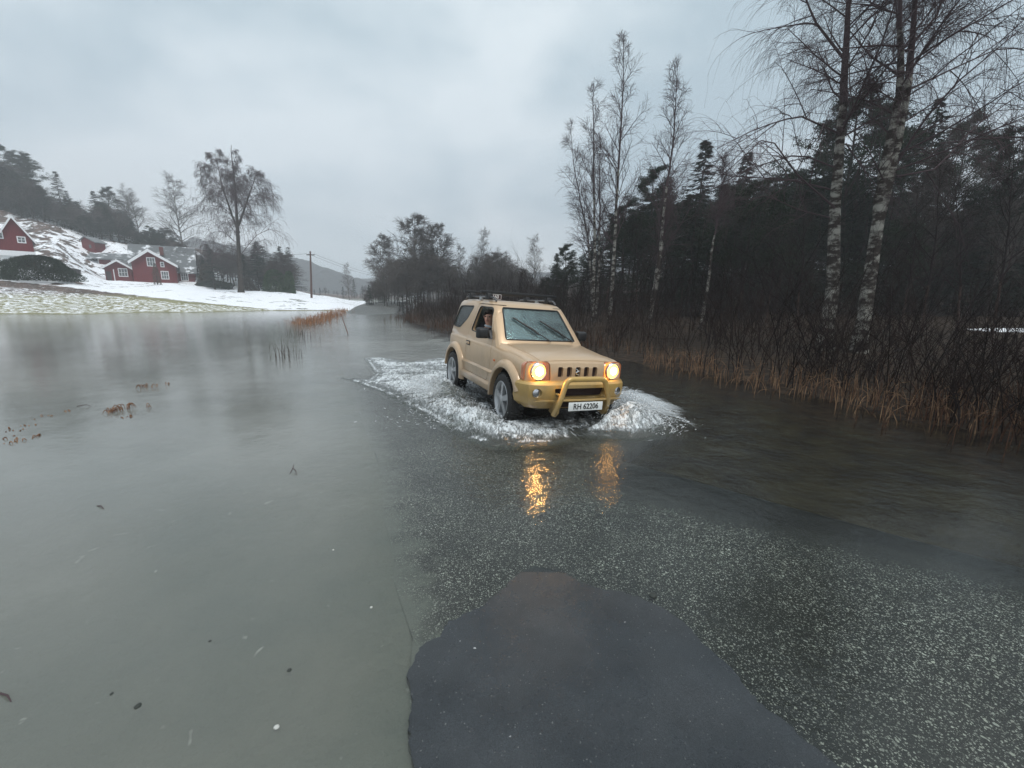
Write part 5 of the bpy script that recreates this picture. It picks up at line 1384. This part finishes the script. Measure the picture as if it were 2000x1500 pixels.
# sunken grit: small dark and pale stones lying in the silt
for i, (px, py, r, c) in enumerate([(410, 1252, .007, 'dark'), (565, 1309, .009, 'dark'), (269, 1379, .012, 'dark'), (218, 1355, .007, 'dark'), (725, 1186, .007, 'pale'), (651, 1074, .006, 'pale'), (540, 1420, .010, 'pale'), (1275, 1163, .022, 'dark')]):
    b = at(px, py, 0); bm = bmesh.new(); bmesh.ops.create_icosphere(bm, subdivisions=2, radius=r)
    for v in bm.verts: v.co *= 1 + .3 * (random.random() - .5); v.co.z *= .6
    o = bm_obj('stone', bm, mat('stone_' + c, (.03, .035, .03) if c == 'dark' else (.5, .5, .47), .7), None, True, 60); o.location = b
    tag(o, ['black pebble right of centre in the murky shallows', 'black pebble nearest the asphalt edge, beside pale streaks', 'largest black pebble, low in the left part', 'small black pebble left above the largest one', 'white pebble close to the stone edge of the road', 'tiny pale pebble above the murky shallows', 'pale pebble near the bottom left of the dark patch', 'dark lump on the upper right rim of the smooth patch'][i], 'pebble')
# thin marker stick leaning in the water
bm = bmesh.new(); a, b_ = at(681, 656, -.1), dep(665, 611, at(681, 656, 0).y + .3)
add_tube(bm, [a, (a + b_) / 2, b_], [.02, .018, .014], 8); o = bm_obj('marker_stick', bm, mat('faded_red_stick', (.30, .16, .13), .7), None, True)
tag(o, 'thin leaning marker stick at the flooded road edge', 'marker stick')
# ------------------------------------------------------------ farm buildings
RED = vmat('falu_red_boards', (.105, .014, .018), (.155, .024, .028), 3, .85, stretch=(6, 6, .3), spec=.15)
WHT = mat('white_trim', (.72, .73, .74), .7)
ROOF = vmat('grey_slate_roof', (.13, .14, .145), (.24, .25, .26), 1.4, .8)
PANE = mat('window_pane', (.10, .115, .12), .12)
PLAST = mat('pale_plaster', (.62, .64, .64), .9)
def bpart(name, bm, mt, par, parent=None):
    return bm_obj(name, bm, mt, par, False)
def window(par, x, z, w, h, y=0., cols_=2, rows_=2):
    """window in a wall facing -y at plane y, centre x,z"""
    bm = bmesh.new()
    box(bm, (x - w / 2, y - .03, z), (.13, .09, h + .13)); box(bm, (x + w / 2, y - .03, z), (.13, .09, h + .13)); box(bm, (x, y - .035, z + h / 2), (w - .13, .09, .13)); box(bm, (x, y - .035, z - h / 2), (w - .13, .09, .13))
    for k in range(1, cols_): box(bm, (x - w / 2 + w * k / cols_, y - .02, z), (.07, .06, h - .1))
    for k in range(1, rows_): box(bm, (x, y - .016, z - h / 2 + h * k / rows_), (w - .1, .05, .05))
    f = bpart('window', bm, WHT, par)
    bm = bmesh.new(); box(bm, (x, y + .0, z), (w, .03, h)); bpart('pane', bm, PANE, f)
def gable(par, x0, x1, y0, y1, zb, ze, zr, over=.35, th=.16, rf=None, trim=True, wallm=None, front_only=False):
    """box with ridge along y, gable towards -y"""
    xm = (x0 + x1) / 2
    bm = bmesh.new(); prism(bm, [(x0, zb), (x1, zb), (x1, ze), (xm, zr), (x0, ze)], 1, y0, y1); bpart('wall', bm, wallm or RED, par)
    bm = bmesh.new(); sl = (zr - ze) / (xm - x0)
    for s, xe in ((-1, x0), (1, x1)):
        xo = xe + s * over; zo = ze - over * sl
        prism(bm, [(xo, zo + .02), (xm, zr + .02), (xm, zr + th + .05), (xo, zo + th + .02)] if s < 0 else [(xm, zr + .02), (xo, zo + .02), (xo, zo + th + .02), (xm, zr + th + .05)], 1, y0 - over, y1 + over)
    r = bpart('roof', bm, rf or ROOF, par)
    if trim:
        bm = bmesh.new()
        for s, xe in ((-1, x0), (1, x1)):
            xo = xe + s * over; zo = ze - over * sl
            pts = [(xo, zo - .16), (xm, zr - .16), (xm, zr + th + .08), (xo, zo + th + .05)]
            prism(bm, pts, 1, y0 - over - .08, y0 - over - .004)
        bpart('bargeboard', bm, WHT, r)
    return r
def ground_at(px, y): v = dep(px, 560, y); return v.x, H(v.x, y)
# main house (faces the camera)
Y0 = 84.; k_ = Y0 / FPX * 1.0
def wx_(px, py, y): return dep(px, py, y)
hb = wx_(300, 553, Y0)
house = empty('farm_house', (hb.x, Y0, hb.z), R_(34)); house.scale = (.775, 1, 1); tag(house, 'large red wooden farmhouse with grey roof, white windows and front gable', 'house')
def L_(px, py, y=Y0): v = dep(px, py, y) - Vector((hb.x, Y0, hb.z)); return v
a, b_, ap = L_(257, 512), L_(344, 522), L_(289, 490)
xm = ap.x
bm = bmesh.new(); prism(bm, [(a.x, -1.2), (b_.x, -1.2), (b_.x, b_.z + .55), (xm, ap.z), (a.x, a.z + .2)], 1, 0, 6); bpart('wall', bm, RED, house)
bm = bmesh.new(); eL, eR = Vector((a.x - .5, 0, a.z - .25)), Vector((b_.x + .5, 0, b_.z + .2))
prism(bm, [(eL.x, eL.z), (xm, ap.z + .03), (xm, ap.z + .30), (eL.x, eL.z + .22)], 1, -.6, 8.5); prism(bm, [(xm, ap.z + .03), (eR.x, eR.z), (eR.x, eR.z + .22), (xm, ap.z + .30)], 1, -.6, 8.5)
rf = bpart('roof', bm, ROOF, house)
bm = bmesh.new(); prism(bm, [(eL.x, eL.z - .22), (xm, ap.z - .22), (xm, ap.z + .36), (eL.x, eL.z + .28)], 1, -.69, -.605); prism(bm, [(xm, ap.z - .22), (eR.x, eR.z - .22), (eR.x, eR.z + .28), (xm, ap.z + .36)], 1, -.69, -.605); bpart('bargeboard', bm, WHT, rf)
bm = bmesh.new(); box(bm, (xm + 2.0, 5.5, ap.z + .5), (.8, .8, 1.6)); bev(bm, .05); bpart('chimney', bm, vmat('chimney_brick', (.10, .035, .03), (.18, .06, .05), 6, .9), rf)
for (px0, px1, py0, py1, c_) in ((288, 302, 503, 520, 3), (314, 320, 511, 521, 1), (316, 329, 529, 545, 3)):
    p0, p1 = L_(px0, py1), L_(px1, py0); window(house, (p0.x + p1.x) / 2, (p0.z + p1.z) / 2, p1.x - p0.x - .1, p1.z - p0.z - .1, 0, c_, 2)
# wing with ridge across the view
p0, p1 = L_(344, 553, 88), L_(392, 553, 88); w0 = L_(258, 500, 88)
er = L_(370, 527, 88).z; rr = L_(330, 484, 92).z
bm = bmesh.new(); prism(bm, [(3.6, -1.5), (11.5, -1.5), (11.5, er), (7.5, rr), (3.6, er)], 0, w0.x + 2.5, p1.x * 1.32); 
bpart('wall', bm, RED, house)
bm = bmesh.new(); sl = (rr - er) / 3.9
prism(bm, [(3.0, er - .6 * sl), (7.5, rr + .02), (7.5, rr + .28), (3.0, er - .6 * sl + .25)], 0, w0.x + 1.8, p1.x * 1.32 + .6); prism(bm, [(7.5, rr + .02), (12.1, er - .6 * sl), (12.1, er - .6 * sl + .25), (7.5, rr + .28)], 0, w0.x + 1.8, p1.x * 1.32 + .6)
SNR = vmat('snowy_slate_roof', (.13, .14, .145), (.75, .77, .8), .8, .8, pos=(.52, .60), stretch=(.6, 1, 1))
rf2 = bpart('roof', bm, SNR, house)
for (px0, px1) in ((351, 364), (376, 389)):
    q0, q1 = L_(px0, 548, 88), L_(px1, 532, 88); window(house, (q0.x + q1.x) / 2 * 1.12, (q0.z + q1.z) / 2, q1.x - q0.x - .1, q1.z - q0.z - .1, 3.6, 3, 2)
# annex with its own small gable
an = wx_(232, 549, 83); annex = empty('farm_annex', (an.x, 83, an.z), R_(34)); annex.scale = (.775, 1, 1); tag(annex, 'small red gabled annex left of the farmhouse with one white window', 'house')
def A_(px, py): return dep(px, py, 83) - Vector((an.x, 83, an.z))
l, r_, t_ = A_(205, 526), A_(256, 525), A_(226, 508)
gable(annex, l.x, r_.x, 0, 7, -1.5, l.z + .3, t_.z - .1, .6)
w0_, w1_ = A_(232, 540), A_(248, 524); window(annex, (w0_.x + w1_.x) / 2, (w0_.z + w1_.z) / 2, w1_.x - w0_.x - .2, w1_.z - w0_.z - .1, 0, 3, 2)
bm = bmesh.new(); pp_ = A_(224, 540); box(bm, (pp_.x, -.06, .9), (.16, .12, 2.6)); bpart('corner_post', bm, WHT, annex)
bm = bmesh.new(); pp_ = A_(214, 540); box(bm, (pp_.x, -.04, .7), (.95, .08, 2.1)); bpart('door', bm, mat('dark_door', (.03, .015, .015), .7), annex)
# long low outbuilding behind with snowy roof and pale wall
ob = wx_(215, 520, 93); outb = empty('outbuilding', (ob.x, 93, ob.z), R_(30)); outb.scale = (.775, 1, 1); tag(outb, 'low pale outbuilding with wide snowy roof behind the annex', 'house')
def O_(px, py): return dep(px, py, 93) - Vector((ob.x, 93, ob.z))
l, r_ = O_(172, 510), O_(262, 512)
bm = bmesh.new(); box(bm, ((l.x + r_.x) / 2 + 1, 3, -.6), (r_.x - l.x - 2.4, 6, 4.4)); bpart('wall', bm, PLAST, outb)
bm = bmesh.new(); prism(bm, [(-.7, 1.3), (3, 2.7), (6.7, 1.3), (6.7, 1.5), (3, 2.95), (-.7, 1.5)], 0, l.x, r_.x); bpart('roof', bm, SNR, outb)
bm = bmesh.new(); box(bm, (O_(206, 515).x, -.06, .2), (2.4, .12, 2.2)); bpart('red_panel', bm, RED, outb)
# barn on the slope at the left edge
Yb = 66.; bb = wx_(63, 495, Yb); barn = empty('barn', (bb.x, Yb, bb.z), R_(51)); barn.scale = (.85, 1, 1); tag(barn, 'red barn with steep white edged gable above a white foundation, at the left edge', 'barn')
def Bb(px, py): return dep(px, py, Yb) - Vector((bb.x, Yb, bb.z))
r_, t_ = Bb(61, 466), Bb(27, 425); hw_ = r_.x - t_.x
gable(barn, t_.x - hw_, r_.x, 0, 9, .25, r_.z - .1, t_.z - .1, .4)
bm = bmesh.new(); box(bm, (t_.x, 4.45, -.15), (2 * hw_ + .25, 9.15, .75)); bpart('ledge', bm, WHT, barn)
bm = bmesh.new(); box(bm, (t_.x - hw_ * .5, 4.5, -2.6), (hw_ - .02, 8.8, 4.2)); bpart('foundation', bm, PLAST, barn)
bm = bmesh.new(); box(bm, (t_.x + hw_ * .5, 4.5, -2.6), (hw_ - .02, 8.6, 4.2)); bpart('lower_wall', bm, RED, barn)
for (px0, px1, py0, py1) in ((6, 17, 456, 470), (40, 51, 463, 476)):
    q0, q1 = Bb(px0, py1), Bb(px1, py0); window(barn, (q0.x + q1.x) / 2, (q0.z + q1.z) / 2, q1.x - q0.x - .15, q1.z - q0.z - .15, 0, 2, 2)
# little shed up the slope
Ys = ghit(176, 490, 84) - .5; sb = wx_(175, 490, Ys); shed = empty('shed', sb); shed.scale = (.55, .6, 1); tag(shed, 'small dark red shed standing alone on the snowy slope', 'shed')
zt_ = dep(165, 463, Ys).z - sb.z
bm = bmesh.new(); prism(bm, [(-2.6, -1.5), (2.4, -1.5), (2.4, zt_ - 1.0), (-1.0, zt_), (-2.6, zt_ - .6)], 1, 0, 4); bpart('wall', bm, RED, shed)
bm = bmesh.new(); prism(bm, [(-1.0, zt_ + .02), (2.9, zt_ - 1.15), (2.9, zt_ - .95), (-1.0, zt_ + .22)], 1, -.4, 4.4); prism(bm, [(-3.0, zt_ - .75), (-1.0, zt_ + .02), (-1.0, zt_ + .22), (-3.0, zt_ - .55)], 1, -.4, 4.4); bpart('roof', bm, ROOF, shed)
bm = bmesh.new(); box(bm, (.6, -.04, zt_ - 1.9), (.8, .08, .7)); bpart('window', bm, PANE, shed)
# dry stone wall below the barn
bm = bmesh.new(); p0, p1 = dep(75, 500, 62), dep(150, 516, 66)
for i in range(46):
    f = i / 45; x = p0.x + (p1.x - p0.x) * f; y = p0.y + (p1.y - p0.y) * f; z = H(x, y)
    for k in range(3): box(bm, (x + random.uniform(-.1, .1), y + random.uniform(-.1, .1), z + .15 + k * .32), (.42 * random.uniform(.8, 1.2), .5, .30), Matrix.Rotation(random.uniform(-.2, .2), 4, 'Z'))
bev(bm, .04, 1); o = bm_obj('stone_wall', bm, vmat('dark_wall_stone', (.03, .028, .03), (.09, .08, .08), 3, .9)); tag(o, 'dark stone retaining wall on the snowy slope right of the barn', 'wall')
# utility pole with line
Yp = 72; pb = dep(608, 577, Yp); pb.z = H(pb.x, Yp) - .3; pt = dep(606, 491, Yp)
pole = empty('utility_pole', pb); tag(pole, 'brown wooden utility pole carrying thin wires', 'utility pole')
bm = bmesh.new(); add_tube(bm, [(0, 0, 0), tuple((pt - pb) * .5), tuple(pt - pb)], [.17, .15, .12], 10); bm_obj('post', bm, vmat('pole_wood', (.07, .035, .03), (.12, .07, .055), 5, .9, stretch=(4, 4, .3)), pole, True)
bm = bmesh.new(); tp = pt - pb; box(bm, tp + Vector((0, 0, -.55)), (1.3, .14, .14)); bm_obj('crossarm', bm, BARK_D, pole)
for dx in (-.5, 0, .5):
    bm = bmesh.new(); lathe(bm, [(0, .03), (.05, .06), (.12, .06), (.16, .03)], 2, 10, tuple(tp + Vector((dx, 0, -.48 if dx else .0)))); bm_obj('insulator', bm, WHT, pole, True)
for i, (dx, e1) in enumerate(((-.5, (760, 542, 150)), (.5, (765, 538, 150)), (-.5, (430, 480, 95)))):
    a = tp + Vector((dx, 0, -.35)); q = dep(*e1) - pb; n_ = 20
    bm = bmesh.new(); add_tube(bm, [a.lerp(q, k / n_) - Vector((0, 0, 4 * .9 * (k / n_) * (1 - k / n_))) for k in range(n_ + 1)], .02, 4); bm_obj('wire', bm, BLACK, pole)
# ------------------------------------------------------------ foam and splashes thrown up by the wheels
def poly_sd(x, y, P):
    P = np.array(P); n = len(P); d = np.full(x.shape, 1e9); ins = np.zeros(x.shape, bool)
    for i in range(n):
        a, b_ = P[i], P[(i + 1) % n]; e_ = b_ - a; t = np.clip(((x - a[0]) * e_[0] + (y - a[1]) * e_[1]) / (e_ @ e_), 0, 1)
        d = np.minimum(d, np.hypot(x - a[0] - t * e_[0], y - a[1] - t * e_[1]))
        c = ((a[1] > y) != (b_[1] > y)) & (x < (b_[0] - a[0]) * (y - a[1]) / (b_[1] - a[1] + 1e-12) + a[0]); ins ^= c
    return np.where(ins, d, -d)
def carp(x, y, z=0.): return CARM @ Vector((x, y, z))
LP = [(712, 700), (745, 697), (800, 708), (850, 700), (885, 700), (915, 735), (950, 765), (985, 800), (1040, 815), (1075, 812), (1108, 838), (1115, 855), (1075, 866), (1020, 868), (960, 870), (905, 856), (850, 822), (800, 792), (745, 765), (690, 745), (668, 738), (720, 742), (735, 730)]
RP = [(1128, 838), (1150, 812), (1185, 782), (1220, 774), (1262, 790), (1300, 815), (1306, 836), (1280, 848), (1230, 852), (1180, 845), (1140, 848)]
LPW = [tuple(at(a, b_, 0))[:2] for a, b_ in LP]
# the right-hand splash stands up: its footprint lies on the water outside the front wheel
RPW = [tuple(at(a, b_, 0))[:2] for a, b_ in [(1135, 842), (1175, 830), (1210, 815), (1255, 815), (1298, 826), (1306, 838), (1280, 850), (1235, 855), (1190, 850), (1150, 850)]]
xs = np.arange(-5.0, 3.0, .022); ys = np.arange(3.9, 11.2, .022)
FX_, FY_ = np.meshgrid(xs, ys, indexing='ij')
inv = CARM.inverted(); cxx = inv[0][0] * FX_ + inv[0][1] * FY_ + inv[0][3]; cyy = inv[1][0] * FX_ + inv[1][1] * FY_ + inv[1][3]
sl_ = poly_sd(FX_, FY_, LPW); sr__ = poly_sd(FX_, FY_, RPW)
# streak directions: outward from the car
wob = fbm(FX_, FY_, .5) - .47
st1 = 1 - np.abs(2 * vnoise(cxx * 1.0 + wob * 1.2, cyy * .38 + wob, .11) - 1); st2 = 1 - np.abs(2 * vnoise(cxx + 9 + wob, cyy * .6, .05) - 1)
lump = fbm(FX_ + 5, FY_, .34, 4)
ml = np.clip(sl_ / .30 + .25, 0, 1); mr_ = np.clip(sr__ / .16 + .4, 0, 1)
def bump2(cx_, cy_, rx, ry): return np.exp(-((cxx - cx_) / rx) ** 2 - ((cyy - cy_) / ry) ** 2)
_rc = inv @ Vector(tuple(at(1246, 832, 0)))
el = .03 + .13 * bump2(1.25, -1.15, .75, .35) + .16 * bump2(-.75, -1.05, .8, .30) + .05 * bump2(-2.2, -1.2, 1.5, .5) + .05 * bump2(.4, -1.6, 1.2, .35)
er_ = .05 + .22 * bump2(_rc.x - .12, _rc.y - .08, .34, .36)
tex = .35 + .55 * (lump - .3) + .45 * (st1 - .5) + .35 * (st2 - .5)
h = ml * el * np.clip(tex * 1.3, .05, 1.8) + mr_ * er_ * (.55 + .55 * lump + .25 * st1 + .12 * st2)
foamv = np.maximum(ml * (.02 + .80 * lump + .42 * st1 + .12 * st2), mr_ * (.45 + .4 * lump + .3 * st1))
foamv = foamv - .45 * bump2(-.1, -1.0, .75, .22) - .25 * bump2(0, -1.9, 1.6, .18)
foamv = foamv * np.clip(np.minimum(1, np.maximum(sl_, sr__) / .12 + .55), 0, 1)
# a thin broken lip at the outer edge of the wake
lip = np.exp(-(np.abs(sl_ - .05) / .05) ** 2) * (vnoise(FX_, FY_, .18) > .38); foamv = np.maximum(foamv, lip * .8)
M_ = np.maximum(sl_, sr__) > -.12
h = np.where(M_, h, 0) + .004 - .02 * (np.maximum(sl_, sr__) < -.02)
n1, n2 = FX_.shape; ii = np.arange(n1 * n2).reshape(n1, n2)
FF = np.stack([ii[:-1, :-1], ii[1:, :-1], ii[1:, 1:], ii[:-1, 1:]], -1).reshape(-1, 4)
jit = .02 * (vnoise(FX_ * 9, FY_ * 9, .5) - .5)
def foam_obj(sel, name, label):
    keep = (sel[:-1, :-1] & sel[1:, :-1] & sel[1:, 1:] & sel[:-1, 1:]).reshape(-1); F2 = FF[keep]
    u_, inv_ = np.unique(F2.ravel(), return_inverse=True)
    V = np.stack([FX_ + jit + h * .3 * (st2 - .5), FY_ + jit, h], -1).reshape(-1, 3)[u_]
    me = npmesh(name, V, inv_.reshape(-1, 4), None, True)
    a = me.attributes.new('foam', 'FLOAT', 'POINT'); a.data.foreach_set('value', foamv.reshape(-1)[u_].astype(np.float32))
    a = me.attributes.new('ruffle', 'FLOAT', 'POINT'); a.data.foreach_set('value', np.full(len(V), .8, np.float32))
    a = me.attributes.new('silt', 'FLOAT', 'POINT'); a.data.foreach_set('value', np.full(len(V), .12, np.float32))
    me.materials.append(FOAM); o = link(name, me); o['kind'] = 'stuff'; o['label'] = label; return o
FOAM = water_mat('foam')
t = FOAM.node_tree; Lk = t.links.new; tcn = [n for n in t.nodes if n.type == 'TEX_COORD'][0]
out_ = [n for n in t.nodes if n.type == 'OUTPUT_MATERIAL'][0]; prev = out_.inputs[0].links[0].from_socket
wh = N(t, 'ShaderNodeBsdfPrincipled'); wh.inputs['Base Color'].default_value = (.72, .76, .78, 1); wh.inputs['Roughness'].default_value = .45; wh.inputs['Subsurface Weight'].default_value = .0
hb_ = N(t, 'ShaderNodeBump', Strength=.5, Distance=.02); Lk(noi(28, 3), hb_.inputs['Height']); Lk(hb_.outputs[0], wh.inputs['Normal'])
mpp = N(t, 'ShaderNodeMapping'); mpp.inputs['Rotation'].default_value = (0, 0, -CA); mpp.inputs['Scale'].default_value = (1.5, .34, 1); Lk(tcn.outputs['Object'], mpp.inputs[0])
fn = mth('ADD', att('foam'), mth('MULTIPLY', mth('SUBTRACT', noi(14, 8, mpp.outputs[0], .72, 1.8), .5), 2.8))
ff_ = ramp(fn, (.40, .85, 1.0), ((0, 0, 0), (.42, .42, .42), (.90, .90, .90)))
ms = N(t, 'ShaderNodeMixShader'); Lk(ff_, ms.inputs[0]); Lk(prev, ms.inputs[1]); Lk(wh.outputs[0], ms.inputs[2]); Lk(ms.outputs[0], out_.inputs[0])
foam_obj(M_ & (sl_ > -.12) & (sl_ > sr__), 'foam', 'white churned foam spreading left of the car')
foam_obj(M_ & (sr__ > -.12) & (sr__ >= sl_), 'foam', 'white splash mound thrown out by the front wheel on the right')
# flying drops and strands
def spray(name, cen, n, vdir, seed, label, r=(.0015, .006)):
    rd = np.random.default_rng(seed); P, R2 = [], []
    k = rd.integers(0, len(cen), n); c = np.array([[*carp(a, b_)[:2], z0] for a, b_, z0, *_ in cen])[k]; sp = np.array([q[3] for q in cen])[k]; zs = np.array([q[4] for q in cen])[k]
    base = c + rd.normal(size=(n, 3)) * np.stack([sp, sp, zs * 0], 1); base[:, 2] = np.abs(rd.normal(size=n)) * zs * .5 + .01
    dv = nrm(np.array(vdir)[None] + rd.normal(size=(n, 3)) * .5); L = .006 + .03 * rd.random(n) ** 3
    s = np.linspace(-1, 1, 4); P = base[:, None] + dv[:, None] * (s[None, :, None] * L[:, None, None]); rr = (r[0] + (r[1] - r[0]) * rd.random(n) ** 4)[:, None] * np.array([.25, 1, .9, .2])
    V, F_ = tubes(P, rr, 5); o = link(name, npmesh(name, V, F_, mat('spray_drops', (.80, .83, .85), .25), True)); o['kind'] = 'stuff'; o['label'] = label
lo_, ro_ = CARM.to_3x3() @ Vector((.3, -1, .25)), CARM.to_3x3() @ Vector((.4, 1, .3))
spray('spray', [(1.25, -1.05, 0, .22, .16), (1.0, -1.3, 0, .3, .12), (-.8, -1.0, 0, .3, .2), (-1.2, -.95, 0, .3, .16), (.3, -1.3, 0, .4, .08), (-2.0, -1.3, 0, .5, .07)], 1200, lo_, 3, 'droplets flying off the foam left of the car')
spray('spray', [(_rc.x - .1, _rc.y - .1, 0, .16, .34), (_rc.x - .1, _rc.y, 0, .2, .24), (_rc.x + .1, _rc.y + .15, 0, .2, .14)], 1200, ro_, 4, 'droplets flying off the right-hand splash')

# ballistic strands of water thrown outwards from each wheel
def watery(name, alpha):
    m = bpy.data.materials.new(name); m.use_nodes = True; t = m.node_tree; t.nodes.clear(); l_ = t.links.new
    o = N(t, 'ShaderNodeOutputMaterial'); tr = N(t, 'ShaderNodeBsdfTransparent'); pr_ = N(t, 'ShaderNodeBsdfPrincipled'); pr_.inputs['Base Color'].default_value = (.78, .82, .84, 1); pr_.inputs['Roughness'].default_value = .25
    mx_ = N(t, 'ShaderNodeMixShader'); mx_.inputs[0].default_value = alpha; l_(tr.outputs[0], mx_.inputs[1]); l_(pr_.outputs[0], mx_.inputs[2]); l_(mx_.outputs[0], o.inputs[0]); return m
STR = watery('water_strands', .26)
def strands(cen, n, ux, uy, rng_, hgt, seed, label, r=.005):
    """cen: (x, y, spread) in the vehicle's frame; ux, uy mean direction; rng_ throw; hgt apex"""
    rd = np.random.default_rng(seed); k = rd.integers(0, len(cen), n); c = np.array(cen)[k]
    o_ = c[:, :2] + rd.normal(size=(n, 2)) * c[:, 2:3]
    a = math.atan2(uy, ux) + rd.normal(size=n) * .55; q = rd.random(n)
    T = rng_[0] + (rng_[1] - rng_[0]) * q ** 1.3; A_ = hgt * (.25 + .75 * rd.random(n)) * (1 - .35 * q)
    s0 = rd.random(n) * .55; s1 = s0 + .18 + .3 * rd.random(n); K = 7; ss = s0[:, None] + (s1 - s0)[:, None] * np.linspace(0, 1, K)
    X_ = o_[:, :1] + (np.cos(a) * T)[:, None] * ss; Y_ = o_[:, 1:] + (np.sin(a) * T)[:, None] * ss; Z_ = A_[:, None] * 4 * ss * (1 - ss) * (1 - ss * .3) + .0
    wob_ = np.cumsum(rd.normal(size=(n, K, 3)), 1) * .004
    R0 = np.array(CARM.to_3x3()); P = np.stack([X_, Y_, np.zeros_like(X_)], -1) + wob_; W = P @ R0.T + np.array(CARM.translation); W[:, :, 2] = Z_ + wob_[:, :, 2]
    rr = (r * (.4 + 1.2 * rd.random(n) ** 2))[:, None] * np.array([.2, .8, 1, .9, 1, .6, .15])
    V, F_ = tubes(W, rr, 4); o = link('spray', npmesh('spray', V, F_, STR, True)); o['kind'] = 'stuff'; o['label'] = label
strands([(1.30, .95, .08), (1.15, 1.0, .10), (1.5, .95, .08)], 2400, .55, .83, (.45, 1.0), .36, 11, 'sheet of water strands arching out from the right-hand front wheel', .004)
strands([(1.20, -.95, .10), (1.0, -1.0, .12)], 1300, .25, -.96, (.2, .60), .13, 12, 'water strands thrown left of the front wheel', .0035)
strands([(-.9, -.95, .12), (-1.3, -.95, .15), (-.6, -1.0, .15)], 2200, -.1, -.99, (.3, .8), .22, 13, 'water strands thrown left of the rear wheel', .0035)
strands([(1.55, -.5, .15), (1.6, .2, .2)], 500, .95, -.2, (.15, .5), .07, 14, 'low water strands pushed ahead of the bumper', .004)
# ------------------------------------------------------------ haze
bm = bmesh.new()
box(bm, (0, 150, 62), (1180, 1000, 136))
hm = bpy.data.materials.new('haze'); hm.use_nodes = True; ht = hm.node_tree; ht.nodes.clear()
ho = N(ht, 'ShaderNodeOutputMaterial'); hv = N(ht, 'ShaderNodeVolumePrincipled', Density=.0015)
hv.inputs['Color'].default_value = (.86, .89, .92, 1)
ht.links.new(hv.outputs[0], ho.inputs['Volume'])
hz = bm_obj('haze', bm, hm); hz['kind'] = 'stuff'; hz['label'] = 'thin pale rain haze filling the valley'
